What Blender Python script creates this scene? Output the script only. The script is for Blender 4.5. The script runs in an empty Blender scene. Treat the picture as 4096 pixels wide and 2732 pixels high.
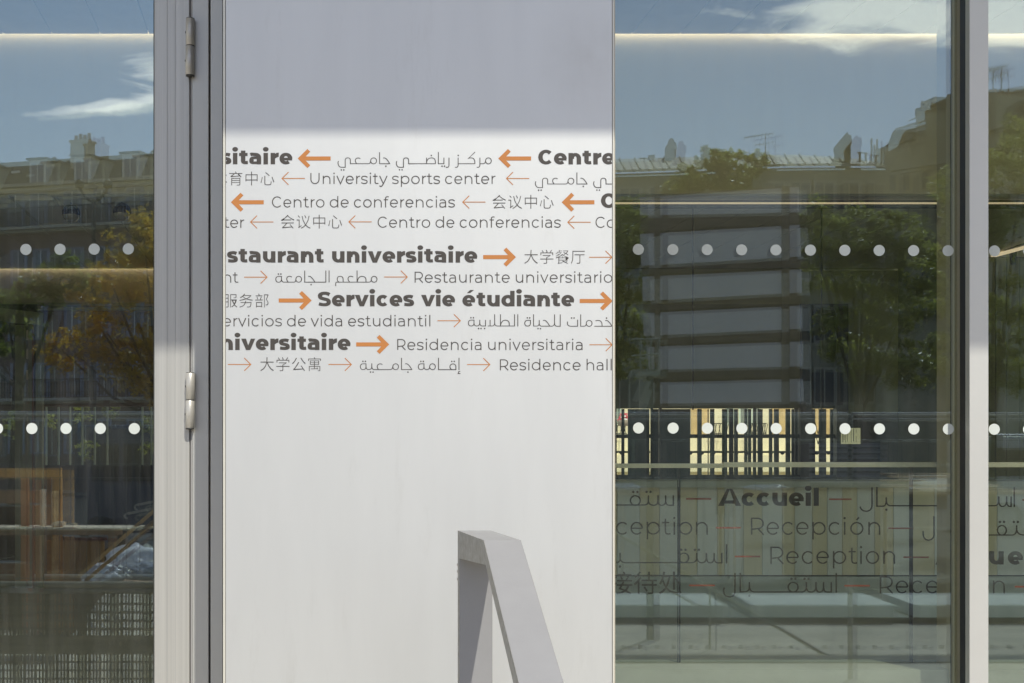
import bpy, bmesh, math, random
from mathutils import Vector, Matrix
random.seed(7)
S = bpy.context.scene
COL = S.collection
PI = math.pi

# ---------------------------------------------------------------- camera, sky, sun, exposure
CAM_D, CAM_Z, FOC, CX, HY = 3.8, 1.013, 5449.0, 2048.0, 1840.0
cam_d = bpy.data.cameras.new('camera')
cam = bpy.data.objects.new('camera', cam_d)
COL.objects.link(cam)
cam.location = (0, -CAM_D, CAM_Z)
cam.rotation_euler = (PI / 2, 0, 0)
cam_d.sensor_fit = 'HORIZONTAL'
cam_d.sensor_width = 36.0
cam_d.lens = 36.0 * FOC / 4096.0
cam_d.shift_y = (HY - 1366.0) / 4096.0
cam_d.clip_start = 0.05
cam_d.clip_end = 600
S.camera = cam

SUN = Vector((0.2356, -0.529, 0.814)).normalized()
EL = math.asin(SUN.z)
w = bpy.data.worlds.new('World')
S.world = w
w.use_nodes = True
N, L = w.node_tree.nodes, w.node_tree.links
for n_ in list(N): N.remove(n_)
def wn(t, **k):
    n = N.new(t)
    for a, b in k.items(): setattr(n, a, b)
    return n
def wm(op, a, b=None, c=None, clamp=False):
    n = N.new('ShaderNodeMath'); n.operation = op; n.use_clamp = clamp
    for i, v in enumerate((a, b, c)):
        if v is None: continue
        if isinstance(v, (int, float)): n.inputs[i].default_value = v
        else: L.new(v, n.inputs[i])
    return n.outputs[0]
sky = wn('ShaderNodeTexSky', sky_type='NISHITA', sun_disc=False)
sky.sun_elevation = EL
sky.sun_rotation = math.atan2(SUN.x, SUN.y)
sky.altitude = 50; sky.air_density = 1.0; sky.dust_density = 0.3; sky.ozone_density = 3.6
tc = wn('ShaderNodeTexCoord')
sp = wn('ShaderNodeSeparateXYZ'); L.new(tc.outputs['Generated'], sp.inputs[0])
dx, dy, dz = sp.outputs
ny = wm('MAXIMUM', wm('MULTIPLY', dy, -1.0), 0.05)
U, V = wm('DIVIDE', dx, ny), wm('DIVIDE', dz, ny)
mp = wn('ShaderNodeMapping'); mp.inputs['Scale'].default_value = (7, 7, 26); mp.inputs['Rotation'].default_value = (0, math.radians(-7), 0)
L.new(tc.outputs['Generated'], mp.inputs[0])
nz = wn('ShaderNodeTexNoise'); nz.inputs['Scale'].default_value = 2.3; nz.inputs['Detail'].default_value = 11; nz.inputs['Roughness'].default_value = .66; nz.inputs['Distortion'].default_value = .9
L.new(mp.outputs[0], nz.inputs['Vector'])
cov = nz.outputs['Fac']
# where the photograph's clouds hang (u, v of centre, half sizes, tilt, weight)
def uv(px, py): return (px - CX) / FOC, (HY - py) / FOC
for px, py, sx, sy, rot, wt in ((360, 432, 420, 27, 7, .42), (610, 285, 190, 85, 0, .26), (3640, 60, 640, 130, -3, .34), (3250, 165, 300, 50, -8, .18), (4050, 90, 300, 100, -3, .15),
                                (1500, 300, 700, 260, 0, -.12), (2800, 420, 420, 230, 0, -.3), (3600, 420, 420, 200, 0, -.3), (150, 190, 300, 160, 0, -.3), (250, 560, 420, 90, 0, -.3)):
    u0, v0 = uv(px, py); a = math.radians(rot); sx /= FOC; sy /= FOC
    du, dv = wm('SUBTRACT', U, u0), wm('SUBTRACT', V, v0)
    p = wm('DIVIDE', wm('ADD', wm('MULTIPLY', du, math.cos(a)), wm('MULTIPLY', dv, math.sin(a))), sx)
    q = wm('DIVIDE', wm('SUBTRACT', wm('MULTIPLY', dv, math.cos(a)), wm('MULTIPLY', du, math.sin(a))), sy)
    r2 = wm('ADD', wm('MULTIPLY', p, p), wm('MULTIPLY', q, q))
    g = wm('MULTIPLY', wm('EXPONENT', wm('MULTIPLY', r2, -1.0)), wt)
    cov = wm('ADD', cov, g)
fac = wm('MULTIPLY', wm('SUBTRACT', cov, .60), 5.2, clamp=True)
fac = wm('MULTIPLY', fac, .9)
mix = wn('ShaderNodeMix', data_type='RGBA')
wb = wn('ShaderNodeMix', data_type='RGBA', blend_type='MULTIPLY'); wb.inputs[0].default_value = 1.0; wb.inputs[7].default_value = (1.28, 0.985, .83, 1)
L.new(sky.outputs[0], wb.inputs[6])
L.new(fac, mix.inputs[0]); L.new(wb.outputs[2], mix.inputs[6]); mix.inputs[7].default_value = (14.5, 13.0, 12.0, 1)
bg = wn('ShaderNodeBackground'); bg.inputs[1].default_value = 0.15
L.new(mix.outputs[2], bg.inputs[0])
wo = wn('ShaderNodeOutputWorld'); L.new(bg.outputs[0], wo.inputs[0])

sun_d = bpy.data.lights.new('sun', 'SUN'); sun_d.energy = 2.75; sun_d.angle = math.radians(.53); sun_d.color = (1, .972, .885)
sun = bpy.data.objects.new('sun', sun_d); COL.objects.link(sun)
sun.rotation_euler = SUN.to_track_quat('Z', 'Y').to_euler(); sun.location = (4, -9, 14)
S.view_settings.view_transform = 'Standard'; S.view_settings.look = 'None'
S.view_settings.exposure = 0.5; S.view_settings.gamma = 1.0; S.view_settings.use_curve_mapping = False
S.render.engine = 'CYCLES'
cy = S.cycles
cy.max_bounces = 10; cy.transparent_max_bounces = 24; cy.glossy_bounces = 5; cy.diffuse_bounces = 4
cy.caustics_reflective = False; cy.caustics_refractive = False; cy.sample_clamp_indirect = 6
cy.use_denoising = True

# ---------------------------------------------------------------- coordinates
def at(px, py, Y):                       # a point at depth Y behind the glass line
    d = CAM_D + Y
    return Vector(((px - CX) * d / FOC, Y, CAM_Z - (py - HY) * d / FOC))
def rf(px, py, Yv):                      # a point in the street in front of the building, seen mirrored
    p = at(px, py, Yv); return Vector((p.x, -Yv, p.z))
GZ = -0.5                                # street level; the entrance landing is at 0

# ---------------------------------------------------------------- materials
MATS = {}
def mat(name, col, rough=.6, metal=0.0, var=.0, vscale=8.0, bump=0.0, bscale=60.0, spec=.5, stretch=None, emit=None, estr=1.0, trans=0.0, var2=None, alpha_t=None, coat=0, stain=None):
    if name in MATS: return MATS[name]
    m = bpy.data.materials.new(name); m.use_nodes = True
    nt = m.node_tree; ns, ls = nt.nodes, nt.links
    b = ns['Principled BSDF']
    b.inputs['Roughness'].default_value = rough; b.inputs['Metallic'].default_value = metal
    b.inputs['Specular IOR Level'].default_value = spec
    b.inputs['Base Color'].default_value = (*col, 1)
    b.inputs['Coat Weight'].default_value = coat
    tcn = ns.new('ShaderNodeTexCoord'); mpn = ns.new('ShaderNodeMapping'); ls.new(tcn.outputs['Object'], mpn.inputs[0])
    if stretch: mpn.inputs['Scale'].default_value = stretch
    if var:
        nn = ns.new('ShaderNodeTexNoise'); nn.inputs['Scale'].default_value = vscale; nn.inputs['Detail'].default_value = 6; nn.inputs['Roughness'].default_value = .62
        ls.new(mpn.outputs[0], nn.inputs['Vector'])
        cr = ns.new('ShaderNodeValToRGB'); cr.color_ramp.elements[0].position = .32; cr.color_ramp.elements[1].position = .68
        c2 = var2 or tuple(c * (1 - var) for c in col)
        cr.color_ramp.elements[0].color = (*c2, 1); cr.color_ramp.elements[1].color = (*[min(1, c * (1 + var * .5)) for c in col], 1)
        ls.new(nn.outputs['Fac'], cr.inputs[0]); ls.new(cr.outputs[0], b.inputs['Base Color'])
    if stain:
        sx_, sz_, sr_ = stain
        vm = ns.new('ShaderNodeVectorMath'); vm.operation = 'DISTANCE'; vm.inputs[1].default_value = (sx_, sz_[0], sz_[1]); ls.new(tcn.outputs['Object'], vm.inputs[0])
        q1 = ns.new('ShaderNodeMapRange'); q1.inputs[1].default_value = 0; q1.inputs[2].default_value = sr_; q1.inputs[3].default_value = .30; q1.inputs[4].default_value = 0; ls.new(vm.outputs['Value'], q1.inputs[0])
        n5 = ns.new('ShaderNodeTexNoise'); n5.inputs['Scale'].default_value = 22; n5.inputs['Detail'].default_value = 7; ls.new(tcn.outputs['Object'], n5.inputs['Vector'])
        n6 = ns.new('ShaderNodeTexNoise'); n6.inputs['Scale'].default_value = 2.4; n6.inputs['Detail'].default_value = 9; n6.inputs['Roughness'].default_value = .75; ls.new(mpn.outputs[0], n6.inputs['Vector'])
        q2 = ns.new('ShaderNodeMath'); q2.operation = 'MULTIPLY'; ls.new(q1.outputs[0], q2.inputs[0]); ls.new(n5.outputs['Fac'], q2.inputs[1])
        q3 = ns.new('ShaderNodeMapRange'); q3.inputs[1].default_value = .56; q3.inputs[2].default_value = .80; q3.inputs[3].default_value = 0; q3.inputs[4].default_value = .22; ls.new(n6.outputs['Fac'], q3.inputs[0])
        q4 = ns.new('ShaderNodeMath'); q4.operation = 'ADD'; ls.new(q2.outputs[0], q4.inputs[0]); ls.new(q3.outputs[0], q4.inputs[1])
        mxs = ns.new('ShaderNodeMix'); mxs.data_type = 'RGBA'; ls.new(q4.outputs[0], mxs.inputs[0]); ls.new(cr.outputs[0], mxs.inputs[6]); mxs.inputs[7].default_value = (.42, .39, .33, 1); ls.new(mxs.outputs[2], b.inputs['Base Color'])
    if bump:
        n2 = ns.new('ShaderNodeTexNoise'); n2.inputs['Scale'].default_value = bscale; n2.inputs['Detail'].default_value = 4
        ls.new(mpn.outputs[0], n2.inputs['Vector'])
        bp = ns.new('ShaderNodeBump'); bp.inputs['Strength'].default_value = bump; bp.inputs['Distance'].default_value = .01
        ls.new(n2.outputs['Fac'], bp.inputs['Height']); ls.new(bp.outputs[0], b.inputs['Normal'])
    if emit:
        b.inputs['Emission Color'].default_value = (*emit, 1); b.inputs['Emission Strength'].default_value = estr
    if trans:
        t = ns.new('ShaderNodeBsdfTranslucent'); t.inputs[0].default_value = (*col, 1)
        mx = ns.new('ShaderNodeMixShader'); mx.inputs[0].default_value = trans
        ls.new(b.outputs[0], mx.inputs[1]); ls.new(t.outputs[0], mx.inputs[2]); ls.new(mx.outputs[0], ns['Material Output'].inputs[0])
        if var: ls.new(cr.outputs[0], t.inputs[0])
    if alpha_t is not None:
        t = ns.new('ShaderNodeBsdfTransparent'); t.inputs[0].default_value = (1, 1, 1, 1)
        mx = ns.new('ShaderNodeMixShader'); mx.inputs[0].default_value = alpha_t
        src = ns['Material Output'].inputs[0].links[0].from_socket
        ls.new(src, mx.inputs[1]); ls.new(t.outputs[0], mx.inputs[2]); ls.new(mx.outputs[0], ns['Material Output'].inputs[0])
    MATS[name] = m
    return m

def glass_mat(name, refl, tint, wave=.0, dirt=0.0, edge=1.0):
    """thin glass sheet: part mirror, part tinted see-through, a trace of wiped dust"""
    m = bpy.data.materials.new(name); m.use_nodes = True
    nt = m.node_tree; ns, ls = nt.nodes, nt.links
    ns.remove(ns['Principled BSDF'])
    out = ns['Material Output']
    g = ns.new('ShaderNodeBsdfGlossy'); g.inputs['Roughness'].default_value = 0.0; g.inputs['Color'].default_value = (.70, .88, 1.0, 1)
    t = ns.new('ShaderNodeBsdfTransparent'); t.inputs[0].default_value = (*tint, 1)
    lw = ns.new('ShaderNodeLayerWeight'); lw.inputs[0].default_value = .5
    mr = ns.new('ShaderNodeMapRange'); mr.inputs[1].default_value = 0; mr.inputs[2].default_value = 1; mr.inputs[3].default_value = refl; mr.inputs[4].default_value = 1.0
    pw = ns.new('ShaderNodeMath'); pw.operation = 'POWER'; pw.inputs[1].default_value = 4.0
    ls.new(lw.outputs['Facing'], pw.inputs[0]); ls.new(pw.outputs[0], mr.inputs[0])
    mx = ns.new('ShaderNodeMixShader'); ls.new(mr.outputs[0], mx.inputs[0]); ls.new(t.outputs[0], mx.inputs[1]); ls.new(g.outputs[0], mx.inputs[2])
    tcn = ns.new('ShaderNodeTexCoord')
    if wave:
        mpn = ns.new('ShaderNodeMapping'); mpn.inputs['Scale'].default_value = (1.0, 1, .45); ls.new(tcn.outputs['Object'], mpn.inputs[0])
        n2 = ns.new('ShaderNodeTexNoise'); n2.inputs['Scale'].default_value = 3.2; n2.inputs['Detail'].default_value = 1.5; ls.new(mpn.outputs[0], n2.inputs['Vector'])
        bp = ns.new('ShaderNodeBump'); bp.inputs['Strength'].default_value = wave; bp.inputs['Distance'].default_value = .001
        ls.new(n2.outputs['Fac'], bp.inputs['Height']); ls.new(bp.outputs[0], g.inputs['Normal'])
    last = mx.outputs[0]
    if dirt:
        d = ns.new('ShaderNodeBsdfDiffuse'); d.inputs[0].default_value = (.75, .74, .7, 1)
        mpn = ns.new('ShaderNodeMapping'); mpn.inputs['Scale'].default_value = (9, 1, .9); ls.new(tcn.outputs['Object'], mpn.inputs[0])
        n3 = ns.new('ShaderNodeTexNoise'); n3.inputs['Scale'].default_value = 2.2; n3.inputs['Detail'].default_value = 8; n3.inputs['Roughness'].default_value = .7; ls.new(mpn.outputs[0], n3.inputs['Vector'])
        n4 = ns.new('ShaderNodeTexNoise'); n4.inputs['Scale'].default_value = 160; n4.inputs['Detail'].default_value = 3; ls.new(tcn.outputs['Object'], n4.inputs['Vector'])
        r1 = ns.new('ShaderNodeMapRange'); r1.inputs[1].default_value = .42; r1.inputs[2].default_value = .85; r1.inputs[3].default_value = 0.008; r1.inputs[4].default_value = dirt
        r2 = ns.new('ShaderNodeMapRange'); r2.inputs[1].default_value = .72; r2.inputs[2].default_value = .8; r2.inputs[3].default_value = 0; r2.inputs[4].default_value = .25
        ls.new(n3.outputs['Fac'], r1.inputs[0]); ls.new(n4.outputs['Fac'], r2.inputs[0])
        ad = ns.new('ShaderNodeMath'); ad.operation = 'ADD'; ls.new(r1.outputs[0], ad.inputs[0]); ls.new(r2.outputs[0], ad.inputs[1])
        m3 = ns.new('ShaderNodeMixShader'); ls.new(ad.outputs[0], m3.inputs[0]); ls.new(last, m3.inputs[1]); ls.new(d.outputs[0], m3.inputs[2]); last = m3.outputs[0]
    ls.new(last, out.inputs[0])
    MATS[name] = m
    return m

# ---------------------------------------------------------------- mesh helpers
class MB:
    def __init__(s): s.v = []; s.f = []; s.sm = []
    def add(s, vs, fs, smooth=False):
        o = len(s.v); s.v += [Vector(p) for p in vs]; s.f += [tuple(i + o for i in f) for f in fs]; s.sm += [smooth] * len(fs); return s
    def hexa(s, p):                       # 8 corners: bottom loop then top loop
        return s.add(p, [(3, 2, 1, 0), (4, 5, 6, 7), (0, 1, 5, 4), (1, 2, 6, 5), (2, 3, 7, 6), (3, 0, 4, 7)])
    def box(s, x0, x1, y0, y1, z0, z1):
        return s.hexa([(x0, y0, z0), (x1, y0, z0), (x1, y1, z0), (x0, y1, z0), (x0, y0, z1), (x1, y0, z1), (x1, y1, z1), (x0, y1, z1)])
    def pxbox(s, xa, xb, ya, yb, Y, th, mir=False, back=True):
        """slab whose front face fills these photo pixels at depth Y, th thick"""
        if mir:
            a, b = rf(xa, yb, Y), rf(xb, ya, Y)
            return s.box(min(a.x, b.x), max(a.x, b.x), -Y - th, -Y, min(a.z, b.z), max(a.z, b.z))
        a, b = at(xa, yb, Y), at(xb, ya, Y)
        return s.box(min(a.x, b.x), max(a.x, b.x), Y, Y + th, min(a.z, b.z), max(a.z, b.z))
    def bar(s, a, b, r, r2=None, n=8, rect=None):
        a, b = Vector(a), Vector(b); d = (b - a).normalized()
        up = Vector((0, 0, 1)) if abs(d.z) < .9 else Vector((0, 1, 0))
        u = d.cross(up).normalized(); v = u.cross(d)
        r2 = r if r2 is None else r2
        if rect:
            w_, h_ = rect
            ring = [(-w_, -h_), (w_, -h_), (w_, h_), (-w_, h_)]
            pa = [a + u * x + v * y for x, y in ring]; pb = [b + u * x + v * y for x, y in ring]
            return s.hexa(pa + pb)
        pa = [a + (u * math.cos(t) + v * math.sin(t)) * r for t in [2 * PI * i / n for i in range(n)]]
        pb = [b + (u * math.cos(t) + v * math.sin(t)) * r2 for t in [2 * PI * i / n for i in range(n)]]
        s.add(pa + pb, [(i, (i + 1) % n, n + (i + 1) % n, n + i) for i in range(n)], True)
        s.add(pa, [tuple(reversed(range(n)))]); s.add(pb, [tuple(range(n))]); return s
    def prism(s, poly, ext):              # poly: list of 3D points, ext: vector
        n = len(poly); e = Vector(ext); p = [Vector(q) for q in poly]; q = [a + e for a in p]
        return s.add(p + q, [tuple(reversed(range(n))), tuple(range(n, 2 * n))] + [(i, (i + 1) % n, n + (i + 1) % n, n + i) for i in range(n)])
    def lathe(s, c, prof, n=24, axis='z'):
        vs, fs = [], []
        for r, h in prof:
            for i in range(n):
                t = 2 * PI * i / n; vs.append(Vector(c) + (Vector((r * math.cos(t), r * math.sin(t), h)) if axis == 'z' else Vector((r * math.cos(t), h, r * math.sin(t)))))
        for k in range(len(prof) - 1):
            for i in range(n): fs.append((k * n + i, k * n + (i + 1) % n, (k + 1) * n + (i + 1) % n, (k + 1) * n + i))
        return s.add(vs, fs, True)
    def build(s, name, m, parent=None, bevel=0.0, fix=True, **props):
        me = bpy.data.meshes.new(name); me.from_pydata([tuple(v) for v in s.v], [], s.f)
        me.polygons.foreach_set('use_smooth', s.sm)
        if fix:
            bm = bmesh.new(); bm.from_mesh(me)
            bmesh.ops.recalc_face_normals(bm, faces=bm.faces[:])
            bm.to_mesh(me); bm.free()
        me.materials.append(m)
        o = bpy.data.objects.new(name, me); COL.objects.link(o)
        if parent is not None: o.parent = parent; o.matrix_parent_inverse = Matrix.Translation(parent.location).inverted() if parent.type == 'EMPTY' else Matrix()
        if bevel:
            md = o.modifiers.new('bevel', 'BEVEL'); md.width = bevel; md.segments = 2; md.limit_method = 'ANGLE'; md.angle_limit = math.radians(40)
        for k, v_ in props.items(): o[k] = v_
        return o
def share(me_obj, name, parent, offset):  # another piece with the same mesh
    o = me_obj.copy(); o.name = name; COL.objects.link(o)
    o.location = Vector(o.location) + Vector(offset)
    return o
def thing(name, label, cat, loc=(0, 0, 0), group=None):
    o = bpy.data.objects.new(name, None); COL.objects.link(o); o.location = loc; o.empty_display_size = .1
    o['label'] = label; o['category'] = cat
    if group: o['group'] = group
    return o
def tag(o, label, cat, group=None):
    o['label'] = label; o['category'] = cat
    if group: o['group'] = group
    return o
def struct(o): o['kind'] = 'structure'; return o
def fr(o0, o1):                           # local frame along a wall line o0 -> o1 (plan), returns point function
    a, b = Vector((o0[0], o0[1], 0)), Vector((o1[0], o1[1], 0)); u = (b - a).normalized(); n = Vector((u.y, -u.x, 0))
    if n.y > 0: n = -n                    # n points away from the entrance facade
    ln = (b - a).length
    def P(s_, d, z): return a + u * s_ + n * d + Vector((0, 0, z))
    return P, ln
def fbox(mb, P, s0, s1, d0, d1, z0, z1):
    return mb.hexa([P(s0, d0, z0), P(s1, d0, z0), P(s1, d1, z0), P(s0, d1, z0), P(s0, d0, z1), P(s1, d0, z1), P(s1, d1, z1), P(s0, d1, z1)])

# ================================================================ SETTING
m_pave = mat('pavement_mat', (.46, .41, .32), .85, var=.28, vscale=1.2, bump=.25, bscale=40)
m_land = mat('landing_mat', (.55, .52, .45), .8, var=.2, vscale=3, bump=.2)
m_floor = mat('floor_mat', (.70, .67, .58), .35, var=.25, vscale=2)
m_plaster = mat('bulkhead_mat', (.86, .83, .66), .8, var=.05, vscale=1)
m_ceil = mat('ceiling_mat', (.60, .58, .50), .75, var=.06)
m_wall = mat('interior_wall_mat', (.42, .44, .27), .7, var=.08, vscale=.8)
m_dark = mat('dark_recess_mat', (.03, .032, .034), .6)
m_white = mat('white_aluminium', (.64, .63, .585), .5, metal=.45, var=.05, vscale=1.6, bump=.02, bscale=300)
m_ribbed = mat('ribbed_white_aluminium', (.63, .615, .565), .46, metal=.45, var=.12, vscale=1.0, stretch=(130, 40, .35), bump=.10, bscale=5)
m_panel = mat('panel_lacquer', (.755, .755, .725), .58, metal=.8, var=.03, vscale=2.6, bump=.006, bscale=500, stretch=(3.2, 1, .55), stain=(at(2365, 0, -.41).x, (-.41, at(0, 235, -.41).z), .16))
m_jamb = mat('jamb_lacquer', (.50, .48, .46), .5, var=.04)
m_cream = mat('trim_cream', (.74, .72, .62), .3, metal=.15)
m_groove = mat('dark_groove', (.06, .06, .055), .6)
m_gasket = mat('black_gasket', (.018, .018, .022), .5)
m_hinge = mat('satin_nickel', (.62, .59, .52), .38, metal=.35, var=.06, stretch=(3, 3, 60))
m_beige = mat('mullion_side', (.55, .50, .40), .45)
m_dot = mat('frosted_film', (.74, .78, .72), .9, var=.1, vscale=500, alpha_t=.06)
m_dotb = mat('frosted_film_light', (.62, .66, .61), .9, var=.1, vscale=500, alpha_t=.7)

def grid_sheet(mb, x0, x1, y0, y1, z, nx=1, ny=1):
    for i in range(nx):
        for j in range(ny):
            a, b = x0 + (x1 - x0) * i / nx, x0 + (x1 - x0) * (i + 1) / nx; c, d = y0 + (y1 - y0) * j / ny, y0 + (y1 - y0) * (j + 1) / ny
            mb.add([(a, c, z), (b, c, z), (b, d, z), (a, d, z)], [(0, 1, 2, 3)])
g = MB(); g.box(-150, 150, -260, 200, GZ - .3, GZ); struct(g.build('ground', m_pave))
g = MB(); g.box(-5, 5.5, -1.25, -.09, GZ, 0.0); landing = struct(g.build('landing', m_land, bevel=.006))
for i in range(3):
    g = MB(); g.box(-5, 5.5, -1.25 - .3 * (i + 1), -1.25 - .3 * i - .003, GZ, -.125 * (i + 1)); struct(g.build('step', m_land, bevel=.005))
g = MB(); g.box(-5.2, 5.7, .02, 8.3, -.25, 0.0); struct(g.build('floor', m_floor))
# roof slab with the canopy over the entrance
RZ = 3.66
YC = -.41 - (RZ - 1.825) * .529 / .814 * 1.0
g = MB(); g.box(-7, 8, YC, -.02, RZ, RZ + .35); can = tag(g.build('entrance_canopy', m_white), 'white flat canopy projecting over the glazed entrance front', 'canopy')
g = MB(); g.box(-7, 8, .0, 8.6, RZ + .06, RZ + .4); struct(g.build('roof', m_wall))
# ceiling of separate panels, joints running obliquely as in the photo
SK = -(2048 - 1160) / FOC                                     # plan slope of the joints
def ceiling(Y0, Y1, z, x0, x1, name='ceiling'):
    g = MB(); g.box(x0 - 1, x1 + 1, Y0, Y1, z + .02, z + .05); c = struct(g.build(name, m_dark))
    i = 0; x = x0
    base = None
    while x < x1:
        mb = MB(); w_ = .30 - .006
        mb.prism([(0, 0, 0), (w_, 0, 0), (w_ + SK * (Y1 - Y0), Y1 - Y0, 0), (SK * (Y1 - Y0), Y1 - Y0, 0)], (0, 0, .015)) if base is None else None
        if base is None:
            base = mb.build('panel', m_ceil, c); base.location = (x - SK * (Y1 - Y0), Y0, z)
        else:
            o = base.copy(); COL.objects.link(o); o.location = (x - SK * (Y1 - Y0), Y0, z)
        x += .30; i += 1
    return c
W1 = 4.7
zA = at(0, 143, W1).z; zB = at(0, 775, W1).z
x_off = at(26, 143, W1).x
ceiling(.05, W1 - .04, zA, x_off - .3 * 3, 5.4)
W2 = 8.0
ceiling(W1 + .07, W2 - .04, zB - .005, at(69, 1077, W2).x - .3 * 4, 5.4)
# bulkheads
g = MB(); g.box(-5.4, 5.6, W1, W1 + .06, zB, RZ + .05); struct(g.build('bulkhead', m_plaster))
# LED coves
m_led = mat('led_strip', (1, .9, .75), emit=(1, .82, .68), estr=3.6)
m_led2 = mat('led_line', (1, .9, .75), emit=(1, .80, .58), estr=.34)
def led(x0, x1, Y, z, label, m=m_led):
    t = thing('strip_light', label, 'strip light', (0, Y, z))
    g = MB(); g.box(x0, x1, Y - .034, Y - .012, z + .030, z + .034); g.build('diffuser', m, t)
    g = MB(); g.box(x0, x1, Y - .045, Y - .001, z + .035, z + .05); g.build('housing', m_white, t)
    return t
led(-5, 5.4, W1, zA - .004, 'long warm LED strip glowing along the top of the high interior bulkhead')
z2 = at(0, 1077, W2).z
led(-5, at(640, 1077, W2).x, W2 - .0, z2 - .006, 'warm LED strip over the inner doorway, seen through the left door pane')
zs = at(0, 803, 4.9).z
g = MB()
t = thing('slot_light', 'thin double warm light line in the interior ceiling, seen right of the sign panel', 'ceiling light', (2, 4.9, zs))
a, b = at(2300, 806, 4.9), at(4400, 806, 4.9)
g.box(a.x, b.x, 4.88, 4.886, zB - .030, zB - .019); g.build('diffuser', m_led2, t)
g = MB(); g.box(a.x, b.x, 4.8865, 4.93, zB - .050, zB - .004); g.build('housing', m_groove, t)
t = thing('line_light', 'short slanted warm light line under the ceiling behind the rightmost pane', 'ceiling light', (3.95, 7.2, zB))
p0, p1 = at(3968, 1025, 7.2), at(4180, 968, 6.3)
g = MB(); g.bar(p0, p1, .01, rect=(.010, .012)); g.build('diffuser', mat('led_line_b', (1, .9, .75), emit=(1, .8, .6), estr=.5), t)
g = MB(); g.bar(p0 + Vector((0, 0, .03)), p1 + Vector((0, 0, .03)), .01, rect=(.02, .012)); g.build('housing', m_groove, t)
g = MB(); q = at(4052, 1030, 7.0); g.lathe(q, [(0, -.06), (.02, -.055), (.028, 0), (.028, .09), (0, .09)], 12); g.build('bracket', m_gasket, t)

# rear wall of the hall with its openings
def rwall(name, xa, xb, ya, yb, Y=W2, th=.14, m=None, fn=struct):
    g = MB(); g.pxbox(xa, xb, ya, yb, Y, th); return fn(g.build(name, m or m_wall))
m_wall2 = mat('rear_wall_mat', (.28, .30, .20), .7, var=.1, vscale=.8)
rwall('rear_wall', -900, 3200, 1075, 1217, m=m_plaster if False else m_wall)
g = MB(); g.box(-5.4, 5.6, W2 + .001, W2 + .14, zB + .0, RZ + .1); struct(g.build('rear_wall', m_wall))
rwall('rear_wall', -900, 640, 1076, 1210, Y=W2 - .003, th=.003, m=mat('inner_plaster', (.50, .46, .38), .8))
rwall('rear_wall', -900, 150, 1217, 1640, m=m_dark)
rwall('rear_wall', 150, 620, 1240, 1625, m=mat('brown_wall', (.13, .09, .06), .7, var=.2))
rwall('rear_wall', 620, 2430, 1217, 1640)
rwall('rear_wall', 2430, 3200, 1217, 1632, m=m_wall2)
rwall('rear_wall', 3390, 3592, 1081, 1650, m=mat('green_panel', (.42, .46, .28), .6, var=.08))
rwall('rear_wall', 3200, 3390, 1081, 1217, m=mat('green_panel', (.42, .46, .28), .6))
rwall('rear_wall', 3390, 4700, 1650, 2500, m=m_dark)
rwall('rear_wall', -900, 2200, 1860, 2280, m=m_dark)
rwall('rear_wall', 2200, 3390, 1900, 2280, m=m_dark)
# oblique dark wall on the right and its panelled return beyond the mullion
c0 = at(3592, 1081, W2); c1 = at(3900, 1015, 7.0)
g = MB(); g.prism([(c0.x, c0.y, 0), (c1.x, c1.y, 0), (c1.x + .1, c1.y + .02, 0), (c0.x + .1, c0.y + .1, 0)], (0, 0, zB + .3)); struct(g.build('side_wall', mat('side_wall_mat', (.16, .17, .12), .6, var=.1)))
sw = []
for i, (xa, xb) in enumerate(((3900, 3981), (3984, 4025), (4028, 4078), (4081, 4300), (4303, 4600))):
    g = MB(); g.pxbox(xa, xb, 1030, 2400, 7.0, .05); o = g.build('wall_panel', mat('green_panel', (.42, .46, .28), .6))
    sw.append(o)
g = MB(); g.pxbox(3895, 4610, 1028, 2410, 7.052, .05); sp_ = struct(g.build('panelled_wall', m_dark))
for o in sw: o.parent = sp_
g = MB(); g.box(5.45, 5.6, 0.1, 8.1, 0, RZ); struct(g.build('side_wall', m_wall))
g = MB(); g.box(-5.4, -5.25, 0.1, 8.1, 0, RZ); struct(g.build('side_wall', m_wall))

# inner dark doorway on the rear wall
t = thing('inner_door', 'tall dark grey door in the green rear wall beyond the glazing', 'door', (at(3295, 0, W2).x, W2, 0))
g = MB(); a = at(3200, 1217, W2); b = at(3390, 1217, W2)
g.box(a.x, a.x + .10, W2 - .03, W2 + .1, .2, a.z); g.box(b.x - .10, b.x, W2 - .03, W2 + .1, .2, a.z); g.box(a.x + .1, b.x - .1, W2 - .03, W2 + .1, a.z - .09, a.z)
g.build('frame', mat('door_frame_dark', (.055, .06, .055), .5), t)
g = MB(); g.box(a.x + .1, b.x - .1, W2 + .02, W2 + .06, 1.46, a.z - .09); g.build('leaf', mat('door_leaf_dark', (.028, .032, .03), .5), t)
# floor to ceiling window posts dividing the rear glazing
t = thing('rear_glazing', 'dark framed rear windows of the hall giving onto the back street', 'window', (1.8, W2, 0))
for px in (2462, 2608, 2642, 3020, 3186, 3240, 3350):
    g = MB(); g.pxbox(px - 5, px + 5, 1630, 1905, W2 + .02, .05); g.build('post', m_gasket, t)
g = MB(); g.pxbox(2430, 3390, 1737, 1752, W2 + .03, .05); g.build('rail', m_gasket, t)

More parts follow.
